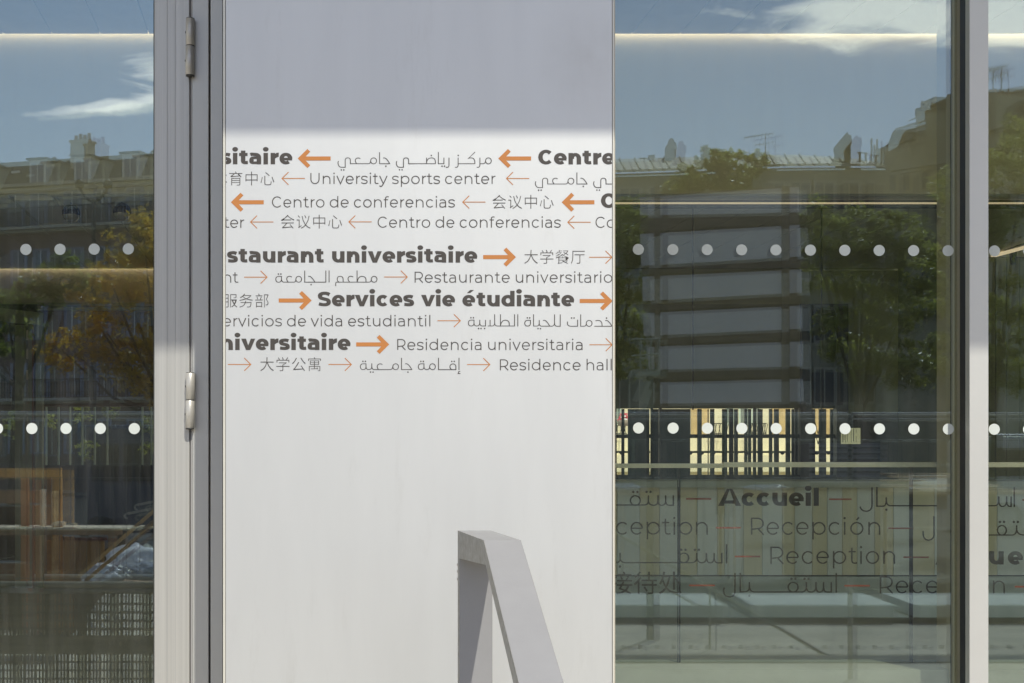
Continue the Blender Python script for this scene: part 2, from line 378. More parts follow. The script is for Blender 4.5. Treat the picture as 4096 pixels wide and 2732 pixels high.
# ceiling grille and pendant lamps seen through the left door
t = thing('ceiling_grille', 'slatted grey ventilation grille in the ceiling beyond the left door', 'grille', tuple(at(170, 840, 5.2)))
zc = zB - .012
def onceil(px, py, z=None):
    z = zc if z is None else z
    d = FOC * (z - CAM_Z) / (HY - py); return Vector(((px - CX) * d / FOC, d - CAM_D, z))
A_, B_, C_, D_ = onceil(62, 793), onceil(207, 793), onceil(284, 890), onceil(172, 890)
for i in range(15):
    f0 = i / 14
    p, q = A_.lerp(B_, f0), D_.lerp(C_, f0)
    g = MB(); g.bar(p, q, .01, rect=(.007, .010)); g.build('slat', mat('grille_grey', (.75, .76, .80), .5), t)
for q_ in ((A_, B_), (D_, C_)):
    g = MB(); g.bar(*q_, .01, rect=(.014, .014)); g.build('frame_bar', mat('grille_frame', (.9, .9, .85), .5), t)
for px, py, lab in ((285, 832, 'smoked glass pendant lamp hanging beyond the left door, left of the pair'), (488, 826, 'smoked glass pendant lamp beyond the left door, nearer the door stile')):
    c = at(px, py + 22, 4.95); r = 36 * (CAM_D + 4.95) / FOC
    t = thing('pendant_lamp', lab, 'pendant lamp', tuple(c), 'pendant lamps beyond the left door')
    g = MB(); g.lathe(c, [(.012, r * .95), (r * .5, r * .9), (r * .86, r * .55), (r, .05 * r), (r * .97, -.2 * r)], 28); g.build('shade', mat('smoked_glass', (.035, .035, .04), .12, metal=.6), t, fix=False)
    g = MB(); g.lathe(c, [(r * .97, -.2 * r), (r * .8, -.62 * r), (r * .4, -.9 * r), (0, -.95 * r)], 28); g.build('reflector', mat('chromed_bowl', (.72, .70, .62), .18, metal=.9), t, fix=False)
    g = MB(); g.bar(c + Vector((0, 0, r * .9)), (c.x, c.y, zB), .006); g.build('rod', m_gasket, t)

# inner green door standing ajar
m_grn = mat('green_grey_frame', (.26, .30, .22), .5, var=.08)
t = thing('inner_glazed_door', 'green grey glazed door leaf standing ajar beyond the left door', 'door', tuple(at(90, 2400, 7)))
for xa, xb, ya, yb in ((60, 104, 1300, 2400), (112, 128, 1296, 2400), (142, 168, 1292, 2400)):
    g = MB(); g.pxbox(xa, xb, ya, yb, 7.0, .05); g.build('stile', m_grn, t)
g = MB(); p, q = at(-300, 1225, 6.6), at(170, 1278, 7.0); g.bar(p, q, .01, rect=(.03, .05)); g.build('top_rail', m_grn, t)
g = MB(); g.pxbox(128, 132, 1296, 2400, 6.98, .03); g.build('edge_strip', mat('rust_strip', (.22, .09, .04), .5), t)
for y in (1320, 1395, 1480):
    g = MB(); g.pxbox(105, 110, y, y + 40, 6.985, .02); g.build('hinge', m_cream, t)
g = MB(); g.pxbox(-300, 60, 1300, 2400, 7.02, .006); g.build('pane', MATS.get('inner_glass') or glass_mat('inner_glass', .05, (.75, .8, .72)), t)
t = thing('door_header', 'green grey steel header with closer above the inner doorway', 'door frame', tuple(at(400, 1225, 7.4)))
g = MB(); g.pxbox(170, 640, 1211, 1224, 7.45, .06); g.build('rail', m_grn, t)
g = MB(); g.pxbox(170, 640, 1228, 1240, 7.42, .05); g.build('rail', m_grn, t)
g = MB(); g.pxbox(575, 640, 1214, 1222, 7.38, .05); g.build('closer', m_jamb, t)

# ================================================================ ENTRANCE FRONT
YF = -.08                                                       # front of the frames
def vbox(xa, xb, Y, th, z0=0.0, z1=RZ, mb=None):                # vertical member measured at its front face
    mb = mb or MB(); a, b = at(xa, 0, Y).x, at(xb, 0, Y).x
    return mb.box(a, b, Y, Y + th, z0, z1)
# --- left glazed door
gl_l = glass_mat('door_glass_outer', .20, (.96, .97, .87), wave=.05, dirt=.05)
gl_li = glass_mat('door_glass_inner', .20, (.96, .97, .87), wave=.03)
door = thing('glazed_door', 'white aluminium door with tall glass pane and barrel hinges, at the left edge', 'door', (at(300, 0, YF).x, 0, 0))
g = MB(); vbox(617, 758, YF, .075, 0.02, 3.4, g); o = g.build('stile', m_ribbed, door, bevel=.002)
g = MB(); vbox(614, 617.5, YF + .004, .07, .02, 3.4, g); g.build('glazing_bead', m_groove, door)
for px in (668, 700):
    g = MB(); vbox(px, px + 1.3, YF - .0008, .003, .02, 3.4, g); g.build('groove', mat('soft_groove', (.5, .49, .47), .5), door)
g = MB(); a = at(-900, 0, YF).x; b = at(617, 0, YF).x; g.box(a, b, YF, YF + .075, .02, .14); g.build('bottom_rail', m_white, door)
g = MB(); g.box(a, b, YF, YF + .075, 3.3, 3.4); g.build('top_rail', m_white, door)
g = MB(); xa, xb = at(-900, 0, -.03).x, at(618, 0, -.03).x
g.add([(xa, -.03, .14), (xb, -.03, .14), (xb, -.03, 3.3), (xa, -.03, 3.3)], [(0, 1, 2, 3)]); p1_ = g.build('pane', gl_l, door, fix=False)
g = MB(); g.add([(xa, -.0035, .14), (xb, -.0085, .14), (xb, -.0055, 3.3), (xa, -.0005, 3.3)], [(0, 1, 2, 3)]); g.build('pane', gl_li, door, fix=False)
def disc(mb, c, r, Y, n=40):
    mb.add([(c.x + r * math.cos(2 * PI * i / n), Y, c.z + r * math.sin(2 * PI * i / n)) for i in range(n)], [tuple(range(n))])
def dot(px, py, Y, parent, r=.0154, m=None, off=.0015):
    c = at(px, py, Y); g = MB()
    n = 36; fr_ = [(c.x + r * math.cos(2 * PI * i / n), Y - off, c.z + r * math.sin(2 * PI * i / n)) for i in range(n)]
    g.prism(fr_, (0, -.0006, 0)); return g.build('marking_dot', m or m_dot, parent)
for px, py in ((-32, 998), (104.5, 998), (241, 997.5), (377.5, 997), (514, 996), (-9, 1714), (128.5, 1714), (265, 1714), (402, 1714), (538, 1714.5)):
    dot(px, py, -.03, door)
# hinges
for ya, ym, yb in ((75, 183, 300), (1492, 1600, 1712)):
    for k, (y0, y1) in enumerate(((ya, ym - 1.5), (ym + 1.5, yb))):
        c = at(761 if k == 0 else 759.5, y1, YF - .012); z1 = at(0, y0, YF - .012).z
        g = MB(); R = .0118
        g.lathe((c.x, YF - .0115, 0), [(R * .9, c.z + .0), (R, c.z + .001), (R, z1 - .001), (R * .9, z1)], 28); h = g.build('hinge_barrel', m_hinge, door)
        g = MB(); g.lathe((c.x, YF - .0115, 0), [(0, c.z - .0035), (R * .93, c.z - .0035), (R * .93, c.z), (0, c.z)], 24); g.build('cap', m_groove, h)
        g = MB(); g.lathe((c.x, YF - .0115, 0), [(0, z1), (R * .93, z1), (R * .93, z1 + .0012), (0, z1 + .0012)], 24); g.build('cap', m_groove, h)
        g = MB(); g.bar((c.x - R - .0005, YF - .010, (c.z + z1) / 2), (c.x - R - .002, YF - .010, (c.z + z1) / 2), .003); g.build('screw', m_groove, h)
# --- fixed frame between the door and the sign
fx = thing('door_frame', 'white aluminium door jamb in the shade between the door and the sign panel', 'door frame', (at(800, 0, YF).x, 0, 0))
g = MB(); vbox(768.5, 834.5, YF, .075, 0.0, RZ, g); g.build('jamb', m_white, fx, bevel=.0015)
g = MB(); vbox(763, 767, YF + .002, .07, 0.0, RZ, g); g.build('rebate', m_jamb, fx)
g = MB(); vbox(757, 770, YF + .03, .04, 0.0, RZ, g); g.build('seal', m_gasket, fx)
g = MB(); vbox(834, 843, YF + .03, .04, 0.0, RZ, g); g.build('gasket', m_gasket, fx)
g = MB(); vbox(842, 935, YF, .075, 0.0, RZ, g); g.build('cover_strip', m_white, fx, bevel=.0015)

# --- right glazing
gz = thing('glazed_front', 'fixed glazing with a white mullion and rows of frosted dots, right of the sign', 'window', (at(3900, 0, YF).x, 0, 0))
MX0, MX1 = 1.2493, 1.3012
gl_r = glass_mat('front_glass_outer', .155, (.96, .97, .87), wave=.05, dirt=.04)
gl_ri = glass_mat('front_glass_inner', .15, (.96, .97, .87), wave=.03)
x0 = .20
g = MB(); g.add([(x0, 0, .2), (MX0, 0, .2), (MX0, 0, 3.6), (x0, 0, 3.6)], [(0, 1, 2, 3)]); g.build('pane', gl_r, gz, fix=False)
g = MB(); g.add([(x0, .0245, .2), (MX0, .0205, .2), (MX0, .0240, 3.6), (x0, .0280, 3.6)], [(0, 1, 2, 3)]); g.build('pane', gl_ri, gz, fix=False)
g = MB(); g.add([(MX1, 0, .2), (4.2, 0, .2), (4.2, 0, 3.6), (MX1, 0, 3.6)], [(0, 1, 2, 3)]); g.build('pane', gl_r, gz, fix=False)
g = MB(); g.add([(MX1, .024, .2), (4.2, .016, .2), (4.2, .0195, 3.6), (MX1, .0275, 3.6)], [(0, 1, 2, 3)]); g.build('pane', gl_ri, gz, fix=False)
g = MB(); g.box(MX0, MX1, YF, YF + .001, 0, RZ); g.box(MX0, MX1, YF + .001, -.045, 0, RZ); g = MB(); g.box(MX0, MX1, YF, -.045, 0, RZ); g.build('mullion', m_white, gz, bevel=.0012)
g = MB(); g.box(MX0 - .0005, MX1 + .0005, -.0449, -.002, 0, RZ); g.build('gasket', m_gasket, gz)
g = MB(); g.box(MX0 + .001, MX1 + .012, .034, .21, 0, RZ - .1); g.build('mullion_box', m_beige, gz)
for px in (3828, 3817):
    x = at(px, 0, .05).x
g = MB(); g.box(MX0 - .001, MX0 + .001, .05, .058, 0, RZ - .1); g.build('seam', m_cream, gz)
g = MB(); g.box(MX0 - .001, MX0 + .001, .076, .080, 0, RZ - .1); g.build('seam', m_groove, gz)
g = MB(); g.box(.2, 4.2, -.05, .03, .0, .2); g.build('bottom_rail', m_white, gz)
g = MB(); g.box(.2, 4.2, -.05, .03, 3.6, RZ); g.build('top_rail', m_white, gz)
d1 = [2553, 2691, 2828, 2966, 3103, 3241, 3378.5, 3516, 3653.5, 3791.5, 3977, 4114]
for i, px in enumerate(d1):
    dot(px, 998 + 6.0 * (px - 2553) / 1420, 0, gz)
    dot(px + 1 if px < 3900 else px - 1, 1712 + 5.0 * (px - 2553) / 1420, 0, gz)
g = MB(); p = at(3343, 1712, .034); g.box(at(3364, 0, .034).x, at(3442, 0, .034).x, .0345, .035, at(0, 1776, .034).z, at(0, 1712, .034).z)
no = tag(g.build('paper_notice', mat('notice_paper', (.50, .50, .42), .9)), 'small sheet of paper taped inside the glass beside the lower row of dots', 'notice')
nt_ = at(3364, 1776, .034)
for i, (xx, l0, l1) in enumerate(((3370, 1718, 1768), (3376, 1740, 1762), (3382, 1722, 1770), (3389, 1735, 1765), (3404, 1720, 1770), (3413, 1714, 1766), (3424, 1716, 1730), (3424, 1745, 1768))):
    g = MB(); g.box(at(xx, 0, .034).x, at(xx + (3 if i in (0, 5) else 1.6), 0, .034).x, .0340, .0343, at(0, l1, .034).z, at(0, l0, .034).z); g.build('print_line', m_groove, no)

# --- sign panel: face slab and slim edge trims
YP = -.41
sign = thing('sign_panel', 'tall white direction panel printed with grey words and orange arrows', 'sign', (at(1675, 0, YP).x, YP, 0))
XL, XR = 903.5, 2448.0
g = MB(); a, b = at(XL, 0, YP).x, at(XR, 0, YP).x; g.box(a, b, YP, YP + .32, 0.03, 3.5); face = g.build('panel_face', m_panel, sign)
for xa, xb, m_, off in ((889, 892, m_groove, .004), (892.3, 900, m_cream, -.001), (900.3, 903.2, m_jamb, .003), (2448.3, 2450.6, m_jamb, .003), (2450.9, 2457.2, m_cream, -.001), (2457.5, 2460.5, m_beige, .004)):
    g = MB(); vbox(xa, xb, YP + off, .315, .03, 3.5, g); g.build('edge_trim', m_, sign)

# --- bent steel handrail in front of the sign
m_rail = mat('handrail_paint', (.31, .305, .30), .55, var=.05, vscale=9, bump=.03, bscale=200, spec=.35)
m_raile = mat('handrail_edge', (.40, .395, .37), .6, var=.18, vscale=60, bump=.05, bscale=90, var2=(.31, .29, .25))
hr = thing('handrail', 'bent flat grey steel handrail rising in front of the sign panel', 'handrail', (-.08, -.9, 0))
W_ = .0735; tz = .050
def hp(px, py, d): return Vector(((px - CX) * d / FOC, d - CAM_D, CAM_Z - (py - HY) * d / FOC))
P1 = hp(1832, 2122, 3.10); P2 = hp(1935.7, 2161, 2.723)
sl = Vector((.068, -.465, -.2096)); P3 = P2 + sl * 3.1           # down the steps
lt = .022                                                        # leg plate thickness
wv = Vector((W_, 0, 0))
# profile polygon in the plane of the bend (left edge), extruded by the plate width
n_in = Vector((0, 0, -tz))
Q2 = P2 + Vector((.004, .006, -tz * 1.0)) ; Q3 = P3 + Vector((0, 0, -tz * 1.05))
L0 = Vector((P1.x, P1.y, 0.0)); L1 = Vector((P1.x + .0045, P1.y - lt, 0.0)); I1 = Vector((P1.x + .0045, P1.y - lt, P1.z - tz - .012))
prof = [L0, P1, P2, P3, Q3, Q2, I1, L1]
g = MB(); g.v = []; n = len(prof); pv = [Vector(p) for p in prof]
g.add(pv + [p + wv for p in pv], [(i, (i + 1) % n, n + (i + 1) % n, n + i) for i in range(n)])
rail = g.build('rail', m_rail, hr, bevel=.0015)
g = MB()
for k, (o_, s_) in enumerate(((-.0006, 1), (W_ + .0002, 1))):
    q = [p + Vector((o_, 0, 0)) for p in pv]
    for idx in ((0, 1, 6, 7), (1, 2, 5, 6), (2, 3, 4, 5)):
        g.prism([q[i] for i in idx], (.0004, 0, 0))
g.build('plate_edge', m_raile, hr)
g = MB(); 
for py in (2258, 2285, 2316):
    c = hp(1831.5, py, 3.1); g.bar(c, c + Vector((-.0022, 0, 0)), .004, .0025)
g.build('rivet', m_hinge, hr)

gp = thing('glass_partition', 'interior glass partition with two slim dark joints hanging beyond the high bulkhead', 'partition', (at(3000, 0, 5.0).x, 5.0, 0))
for px in (2772, 3287):
    g = MB(); g.pxbox(px - 2.5, px + 2.5, 790, 1640, 5.0, .01); g.build('joint', m_gasket, gp)

# ================================================================ LETTERING
m_ink = mat('dark_print', (.070, .061, .052), .5)
m_orange = mat('orange_print', (.52, .205, .055), .5)
m_ink2 = mat('glass_print', (.03, .026, .022), .6)
m_red = mat('red_dash_print', (.30, .075, .045), .6)

def arc(cx, cy, rx, ry, a0, a1, n=None):
    n = n or max(4, int(abs(a1 - a0) / 14)); return [(cx + rx * math.cos(math.radians(a0 + (a1 - a0) * i / n)), cy + ry * math.sin(math.radians(a0 + (a1 - a0) * i / n))) for i in range(n + 1)]
def bez(*p, n=7):
    out = []
    for i in range(n + 1):
        t = i / n; q = [Vector((a, b)) for a, b in p]
        while len(q) > 1: q = [q[j].lerp(q[j + 1], t) for j in range(len(q) - 1)]
        out.append((q[0].x, q[0].y))
    return out
class Ink:
    """collects ribbons in photo pixels (y up is handled by the caller), later pushed to a plane"""
    def __init__(s): s.r = []
    def stroke(s, pts, hx, hy, closed=False):
        P = [Vector(p) for p in pts]; Q = [P[0]]
        for p in P[1:]:
            if (p - Q[-1]).length > 1e-4: Q.append(p)
        if closed and (Q[0] - Q[-1]).length < 1e-3: Q.pop()
        n = len(Q); A, B = [], []
        def hw(nv): return math.sqrt((hx * nv.x) ** 2 + (hy * nv.y) ** 2)
        for i in range(n):
            a = Q[i - 1] if (i > 0 or closed) else None; b = Q[(i + 1) % n] if (i < n - 1 or closed) else None
            d1 = (Q[i] - a).normalized() if a is not None else None; d2 = (b - Q[i]).normalized() if b is not None else None
            if d1 is None: d1 = d2
            if d2 is None: d2 = d1
            n1, n2 = Vector((-d1.y, d1.x)), Vector((-d2.y, d2.x))
            m_ = n1 + n2
            if m_.length < .2: m_ = n1
            m_.normalize(); c = max(.45, m_.dot(n1))
            # intersection of the two offset lines
            o_ = m_ * ((hw(n1) + hw(n2)) / 2 / c)
            if abs(n1.dot(n2)) < .3 and n1.dot(m_) > .3:
                # proper corner for an elliptical pen
                det = n1.x * n2.y - n1.y * n2.x
                if abs(det) > .2:
                    w1, w2 = hw(n1), hw(n2); o_ = Vector(((w1 * n2.y - w2 * n1.y) / det, (w2 * n1.x - w1 * n2.x) / det))
            A.append(Q[i] + o_); B.append(Q[i] - o_)
        s.r.append(('strip', A, B, closed))
    def poly(s, pts): s.r.append(('poly', [Vector(p) for p in pts]))
    def disc(s, x, y, rx, ry): s.poly([(x + rx * math.cos(2 * PI * i / 18), y + ry * math.sin(2 * PI * i / 18)) for i in range(18)])

def glyph(ink, ch, x, X, cap, asc, desc, hx, hy, W, dotr, bold=False):
    """draw ch with its left edge at x on baseline 0 (y up); returns width"""
    st = lambda p, c=False: ink.stroke([(x + a, b) for a, b in p], hx, hy, c)
    w_ = W[ch] if ch in W else W.get(ch.lower(), 30)
    k = .55 if not bold else .5
    if ch == 'o' or ch == 'ó': st(arc(w_ / 2, X / 2, w_ / 2 - hx, X / 2 - hy + .3, 0, 360, 26), True)
    if ch == 'ó': ink.stroke([(x + w_ * .48, X * 1.14), (x + w_ * .66, X * 1.36)], hx, hx)
    if ch == 'c': st(arc(w_ * .52, X / 2, w_ * .52 - hx, X / 2 - hy + .3, 42, 318, 20))
    if ch in 'eé':
        ry = X / 2 - hy + .3; rx = w_ / 2 - hx
        st([(hx, X * .5), (w_ - hx, X * .5)] if not bold else [(hx, X * .46), (w_ - hx * .5, X * .46)]) if not bold else ink.stroke([(x + hx, X * .455), (x + w_ - 1.0, X * .455)], hx, hy * .82)
        st(arc(w_ / 2, X / 2, rx, ry, 0 if not bold else -4, 318 if not bold else 312, 24))
        if ch == 'é':
            if bold: ink.poly([(x + w_ * .36, X * 1.17), (x + w_ * .60, X * 1.44), (x + w_ * .90, X * 1.44), (x + w_ * .60, X * 1.17)])
            else: ink.stroke([(x + w_ * .48, X * 1.14), (x + w_ * .66, X * 1.36)], hx, hx)
    if ch in 'nhm':
        st([(hx, 0), (hx, X if ch == 'n' else asc)])
        st(arc(w_ / 2 + (0 if not bold else hx * .25), X * k, w_ / 2 - hx - (0 if not bold else hx * .25), X - hy - X * k, 180, 0, 12) + [(w_ - hx, 0)])
    if ch == 'u':
        st([(w_ - hx, 0), (w_ - hx, X)]); st([(hx, X)] + arc(w_ / 2, X * (1 - k), w_ / 2 - hx, X * (1 - k) - hy, 180, 360, 12))
    if ch == 'r':
        st([(hx, 0), (hx, X)])
        if bold: ink.poly([(x + hx * 1.2, X * .40), (x + hx * 1.2, X * .8), (x + w_ * .72, X * 1.0), (x + w_, X * 1.02), (x + w_, X * .66), (x + w_ * .82, X * .63), (x + hx * 2, X * .5)])
        else: st(bez((hx, X * .5), (hx + .5, X * .86), (w_ * .62, X - hy), (w_, X - hy)))
    if ch == 'i':
        st([(hx, 0), (hx, X)]); ink.disc(x + hx, X * 1.0 + dotr[2], dotr[0], dotr[1])
    if ch == 'l': st([(hx, 0), (hx, asc)])
    if ch == 't':
        tx = w_ * .40 if not bold else w_ * .43; top = X * 1.26 if not bold else X * 1.2
        st([(tx, top), (tx, X * .30)] + bez((tx, X * .30), (tx, hy), (tx + w_ * .2, hy - .2), (w_ * .93, hy * 1.2), n=6)[1:] + ([(w_, hy * 1.9)] if not bold else []))
        ink.stroke([(x, X - hy), (x + w_ * (.86 if not bold else .9), X - hy)], hx, hy)
    if ch in 'sS':
        H = X if ch == 's' else cap
        a, b, c, d = hx, w_ - hx, hy, H - hy; m_ = H * .5
        p = bez((b + hx * (.5 if not bold else .35), H * .80), (b - w_ * .12, d + hy * .3), (w_ * .50, d + .3), (w_ * .44, d), n=5) + bez((w_ * .44, d), (a + w_ * .12, d), (a, H * .80), (a, H * .73), n=5)[1:] \
            + bez((a, H * .73), (a, H * .52), (w_ * .36, H * .55), (w_ * .5, m_), n=6)[1:] + bez((w_ * .5, m_), (w_ * .66, H * .46), (b, H * .46), (b, H * .27), n=6)[1:] \
            + bez((b, H * .27), (b, H * .18), (b - w_ * .1, c), (w_ * .52, c), n=5)[1:] + bez((w_ * .52, c), (w_ * .34, c - .2), (w_ * .14, c + H * .04), (hx * (.4 if not bold else .5), H * .17), n=5)[1:]
        st(p)
    if ch == 'a':
        st([(w_ - hx, 0), (w_ - hx, X * .6)] + arc(w_ * .52, X * .6, w_ - hx - w_ * .52, X - hy - X * .6, 0, 90, 5)[1:] + bez((w_ * .52, X - hy), (w_ * .36, X - hy), (w_ * .2, X * .93), (w_ * .1, X * .84), n=4)[1:])
        ink.stroke([(x + a, b) for a, b in [(w_ - hx, X * .575)] + bez((w_ * .45, X * .575), (hx, X * .575), (hx, X * .42), (hx, X * .29), n=6) + bez((hx, X * .29), (hx, hy), (w_ * .3, hy - .2), (w_ * .45, hy - .2), n=6)[1:] + bez((w_ * .45, hy - .2), (w_ * .75, hy - .2), (w_ - hx, X * .14), (w_ - hx, X * .34), n=6)[1:]], hx, hy * (.82 if bold else 1))
    if ch in 'dpb':
        sx = w_ - hx if ch == 'd' else hx
        st(arc(w_ / 2, X / 2, w_ / 2 - hx, X / 2 - hy + .3, 0, 360, 26), True)
        st([(sx, -desc if ch == 'p' else 0), (sx, X if ch == 'p' else asc)])
    if ch == 'v' or ch == 'y':
        if bold: ink.poly([(x, X), (x + hx * 2.15, X), (x + w_ / 2, X * .40), (x + w_ - hx * 1.95, X), (x + w_, X), (x + w_ / 2 + hx * .95, 0), (x + w_ / 2 - hx * .95, 0)])
        else:
            st([(hx * .9, X), (w_ / 2, hy * .4), (w_ - hx * .9, X)])
            if ch == 'y': st([(w_ / 2, hy * .4)] + bez((w_ / 2 - 1, 0), (w_ * .36, -desc * .75), (w_ * .30, -desc + hy), (w_ * .16, -desc + hy), n=5) + [(w_ * .03, -desc + hy * 2.6)])
    if ch == 'f':
        st([(w_ * .36, 0), (w_ * .36, asc * .72)] + bez((w_ * .36, asc * .8), (w_ * .38, asc - hy), (w_ * .7, asc - hy), (w_, asc - hy * 1.7), n=6)); ink.stroke([(x, X - hy), (x + w_ * .88, X - hy)], hx, hy)
    if ch == 'C': st(arc(w_ * .53, cap / 2, w_ * .53 - hx, cap / 2 - hy + .4, 42, 318, 26))
    if ch == 'U': st([(hx, cap), (hx, cap * .42)] + arc(w_ / 2, cap * .42, w_ / 2 - hx, cap * .42 - hy + .4, 180, 360, 14) + [(w_ - hx, cap)])
    if ch == 'R':
        st([(hx, 0), (hx, cap)]); st([(hx, cap - hy), (w_ * .5, cap - hy)] + arc(w_ * .5, cap * .66, w_ * .5 - hx * 1.6, cap * .34 - hy, 90, -90, 12)[1:] + [(hx, cap * .32 + hy * 0)])
        st([(w_ * .56, cap * .33), (w_ - hx * .8, 0)])
    if ch == 'A':
        if bold:
            ink.poly([(x, 0), (x + hx * 2.1, 0), (x + w_ * .5 + hx * .1, cap), (x + w_ * .5 - hx * 1.05, cap)]); ink.poly([(x + w_ - hx * 2.1, 0), (x + w_, 0), (x + w_ * .5 + hx * 1.05, cap), (x + w_ * .5 - hx * .1, cap)])
            ink.stroke([(x + w_ * .2, cap * .23), (x + w_ * .8, cap * .23)], hx, hy * .9)
    return w_

LW = dict(a=27, b=34, c=31, d=34, e=32, f=20, h=30, i=4, l=4, n=30.5, o=34, p=34, r=15.5, s=26, t=21.5, u=29.5, v=32, y=33.5, C=39.5, R=34.4, U=36.6, S=34)
LW['ó'] = 34
BW = dict(a=47.5, c=49, d=53, e=51.5, i=19, l=19, n=50.5, r=32.5, s=43.7, t=37.5, u=50, v=56, C=59, S=52.5, A=78)
BW['é'] = 51.5
SBL = dict(c=(2.4, 1.2), e=(2.4, 2.2), o=(2.4, 2.4), d=(2.4, 5), a=(2.6, 5), v=(.3, .3), y=(.3, .3), r=(5, .3), t=(.6, .8), f=(.6, .2), s=(1.6, 1.6), C=(2.8, 1.6), R=(6, 1), U=(5.6, 5.6), p=(5, 2.4), b=(5, 2.4), S=(1.6, 1.6))
SBB = dict(c=(1.5, .5), e=(1.5, 1.4), o=(1.5, 1.5), d=(1.5, 4), a=(1.5, 4), v=(-.3, -.3), r=(4, 0), t=(.3, .3), s=(.6, .8), C=(1.6, .8), S=(.8, 1.2), A=(-.4, -.4))
def word(ink, text, x0, x1, base, bold=False, scale=1.0, x_height=None):
    """lay text between photo pixels x0..x1; letter gaps are fitted to the measured width"""
    if bold: par = dict(X=(x_height or 45.3), cap=58.0, asc=62.0, desc=14, hx=8.9, hy=6.2, W=BW, dotr=(11.5, 9.2, 14.5)); SB = SBB
    else: par = dict(X=(x_height or 32.6), cap=43.6, asc=45.4, desc=11.6, hx=2.0, hy=1.75, W=LW, dotr=(2.9, 2.9, 9.8)); SB = SBL
    s = scale
    W2_ = {k: v * s for k, v in par['W'].items()}
    g_ = dict(X=par['X'] * s, cap=par['cap'] * s, asc=par['asc'] * s, desc=par['desc'] * s, hx=par['hx'] * s, hy=par['hy'] * s, W=W2_, dotr=tuple(q * s for q in par['dotr']))
    dsb = (5, 5) if not bold else (4, 4)
    pos = []; x = 0; prev = None; gaps = 0
    for ch in text:
        if ch == ' ': x += (14 if not bold else 13) * s; prev = ' '; continue
        l, r = [q * s for q in SB.get(ch, dsb)]
        if prev is not None: x += l; gaps += 1
        pos.append((ch, x, gaps)); x += W2_.get(ch, 30 * s) + r; prev = ch
        last = r
    total = x - last
    ex = ((x1 - x0) - total) / max(1, gaps)
    for ch, xx, gi in pos:
        sub = Ink(); glyph(sub, ch, x0 + xx + gi * ex, bold=bold, **g_)
        for r_ in sub.r:
            ink.r.append(tuple([r_[0]] + [[Vector((p.x, base - p.y)) for p in q] if isinstance(q, list) else q for q in r_[1:]]))
def svg(ink, s, sc, ox, oy, hx, hy, dr):
    """strokes in zoomed coordinates: M L Q (quadratic) O (ellipse) D (dot)"""
    tk = s.replace(',', ' ').split(); i = 0; cur = None; path = []
    T = lambda a, b: (ox + float(a) * sc, oy + float(b) * sc)
    def flush():
        if len(path) > 1: ink.stroke(list(path), hx, hy)
        path.clear()
    while i < len(tk):
        c = tk[i]
        if c == 'M': flush(); cur = T(tk[i + 1], tk[i + 2]); path.append(cur); i += 3
        elif c == 'L': cur = T(tk[i + 1], tk[i + 2]); path.append(cur); i += 3
        elif c == 'Q':
            a, b = T(tk[i + 1], tk[i + 2]), T(tk[i + 3], tk[i + 4]); path.extend(bez(cur, a, b, n=6)[1:]); cur = b; i += 5
        elif c == 'O':
            flush(); a = T(tk[i + 1], tk[i + 2]); ink.stroke(arc(a[0], a[1], float(tk[i + 3]) * sc, float(tk[i + 4]) * sc, 0, 360, 22), hx, hy, True); i += 5
        elif c == 'D': flush(); a = T(tk[i + 1], tk[i + 2]); ink.disc(a[0], a[1], dr, dr); i += 3
    flush()
_lay = [0]
def put(ink, name, m, parent, Y, clip=None, thick=.0, label=None):
    bm = bmesh.new(); k = 0
    for r_ in ink.r:
        k += 1; off = -.0004 - .00004 * (k % 9)
        W3 = lambda p: Vector((at(p.x, 0, Y).x, Y + off, at(0, p.y, Y).z))
        if r_[0] == 'poly':
            vs = [bm.verts.new(W3(p)) for p in r_[1]]
            try: bm.faces.new(vs)
            except ValueError: pass
        else:
            _, A, B, cl = r_; n = len(A)
            a = [bm.verts.new(W3(p)) for p in A]; b = [bm.verts.new(W3(p)) for p in B]
            for i in range(n if cl else n - 1):
                j = (i + 1) % n
                try: bm.faces.new((a[i], a[j], b[j], b[i]))
                except ValueError: pass
    for f in bm.faces:
        f.normal_update()
        if f.normal.y > 0: f.normal_flip()
    if clip:
        for xx, sg in ((clip[0], -1), (clip[1], 1)):
            bmesh.ops.bisect_plane(bm, geom=bm.verts[:] + bm.edges[:] + bm.faces[:], plane_co=(at(xx, 0, Y).x, 0, 0), plane_no=(sg, 0, 0), clear_outer=True)
    me = bpy.data.meshes.new(name); bm.to_mesh(me); bm.free(); me.materials.append(m)
    o = bpy.data.objects.new(name, me); COL.objects.link(o)
    if parent is not None: o.parent = parent; o.matrix_parent_inverse = Matrix.Translation(parent.location).inverted()
    return o
CLIP = (903.6, 2447.8)
def sw_(text, x0, x1, base, bold=False):
    k = Ink(); word(k, text, x0, x1, base, bold); o = put(k, 'lettering', m_ink, sign, YP, CLIP); o['label'] = ('bold grey printed text ' if bold else 'thin grey printed text ') + text; return o
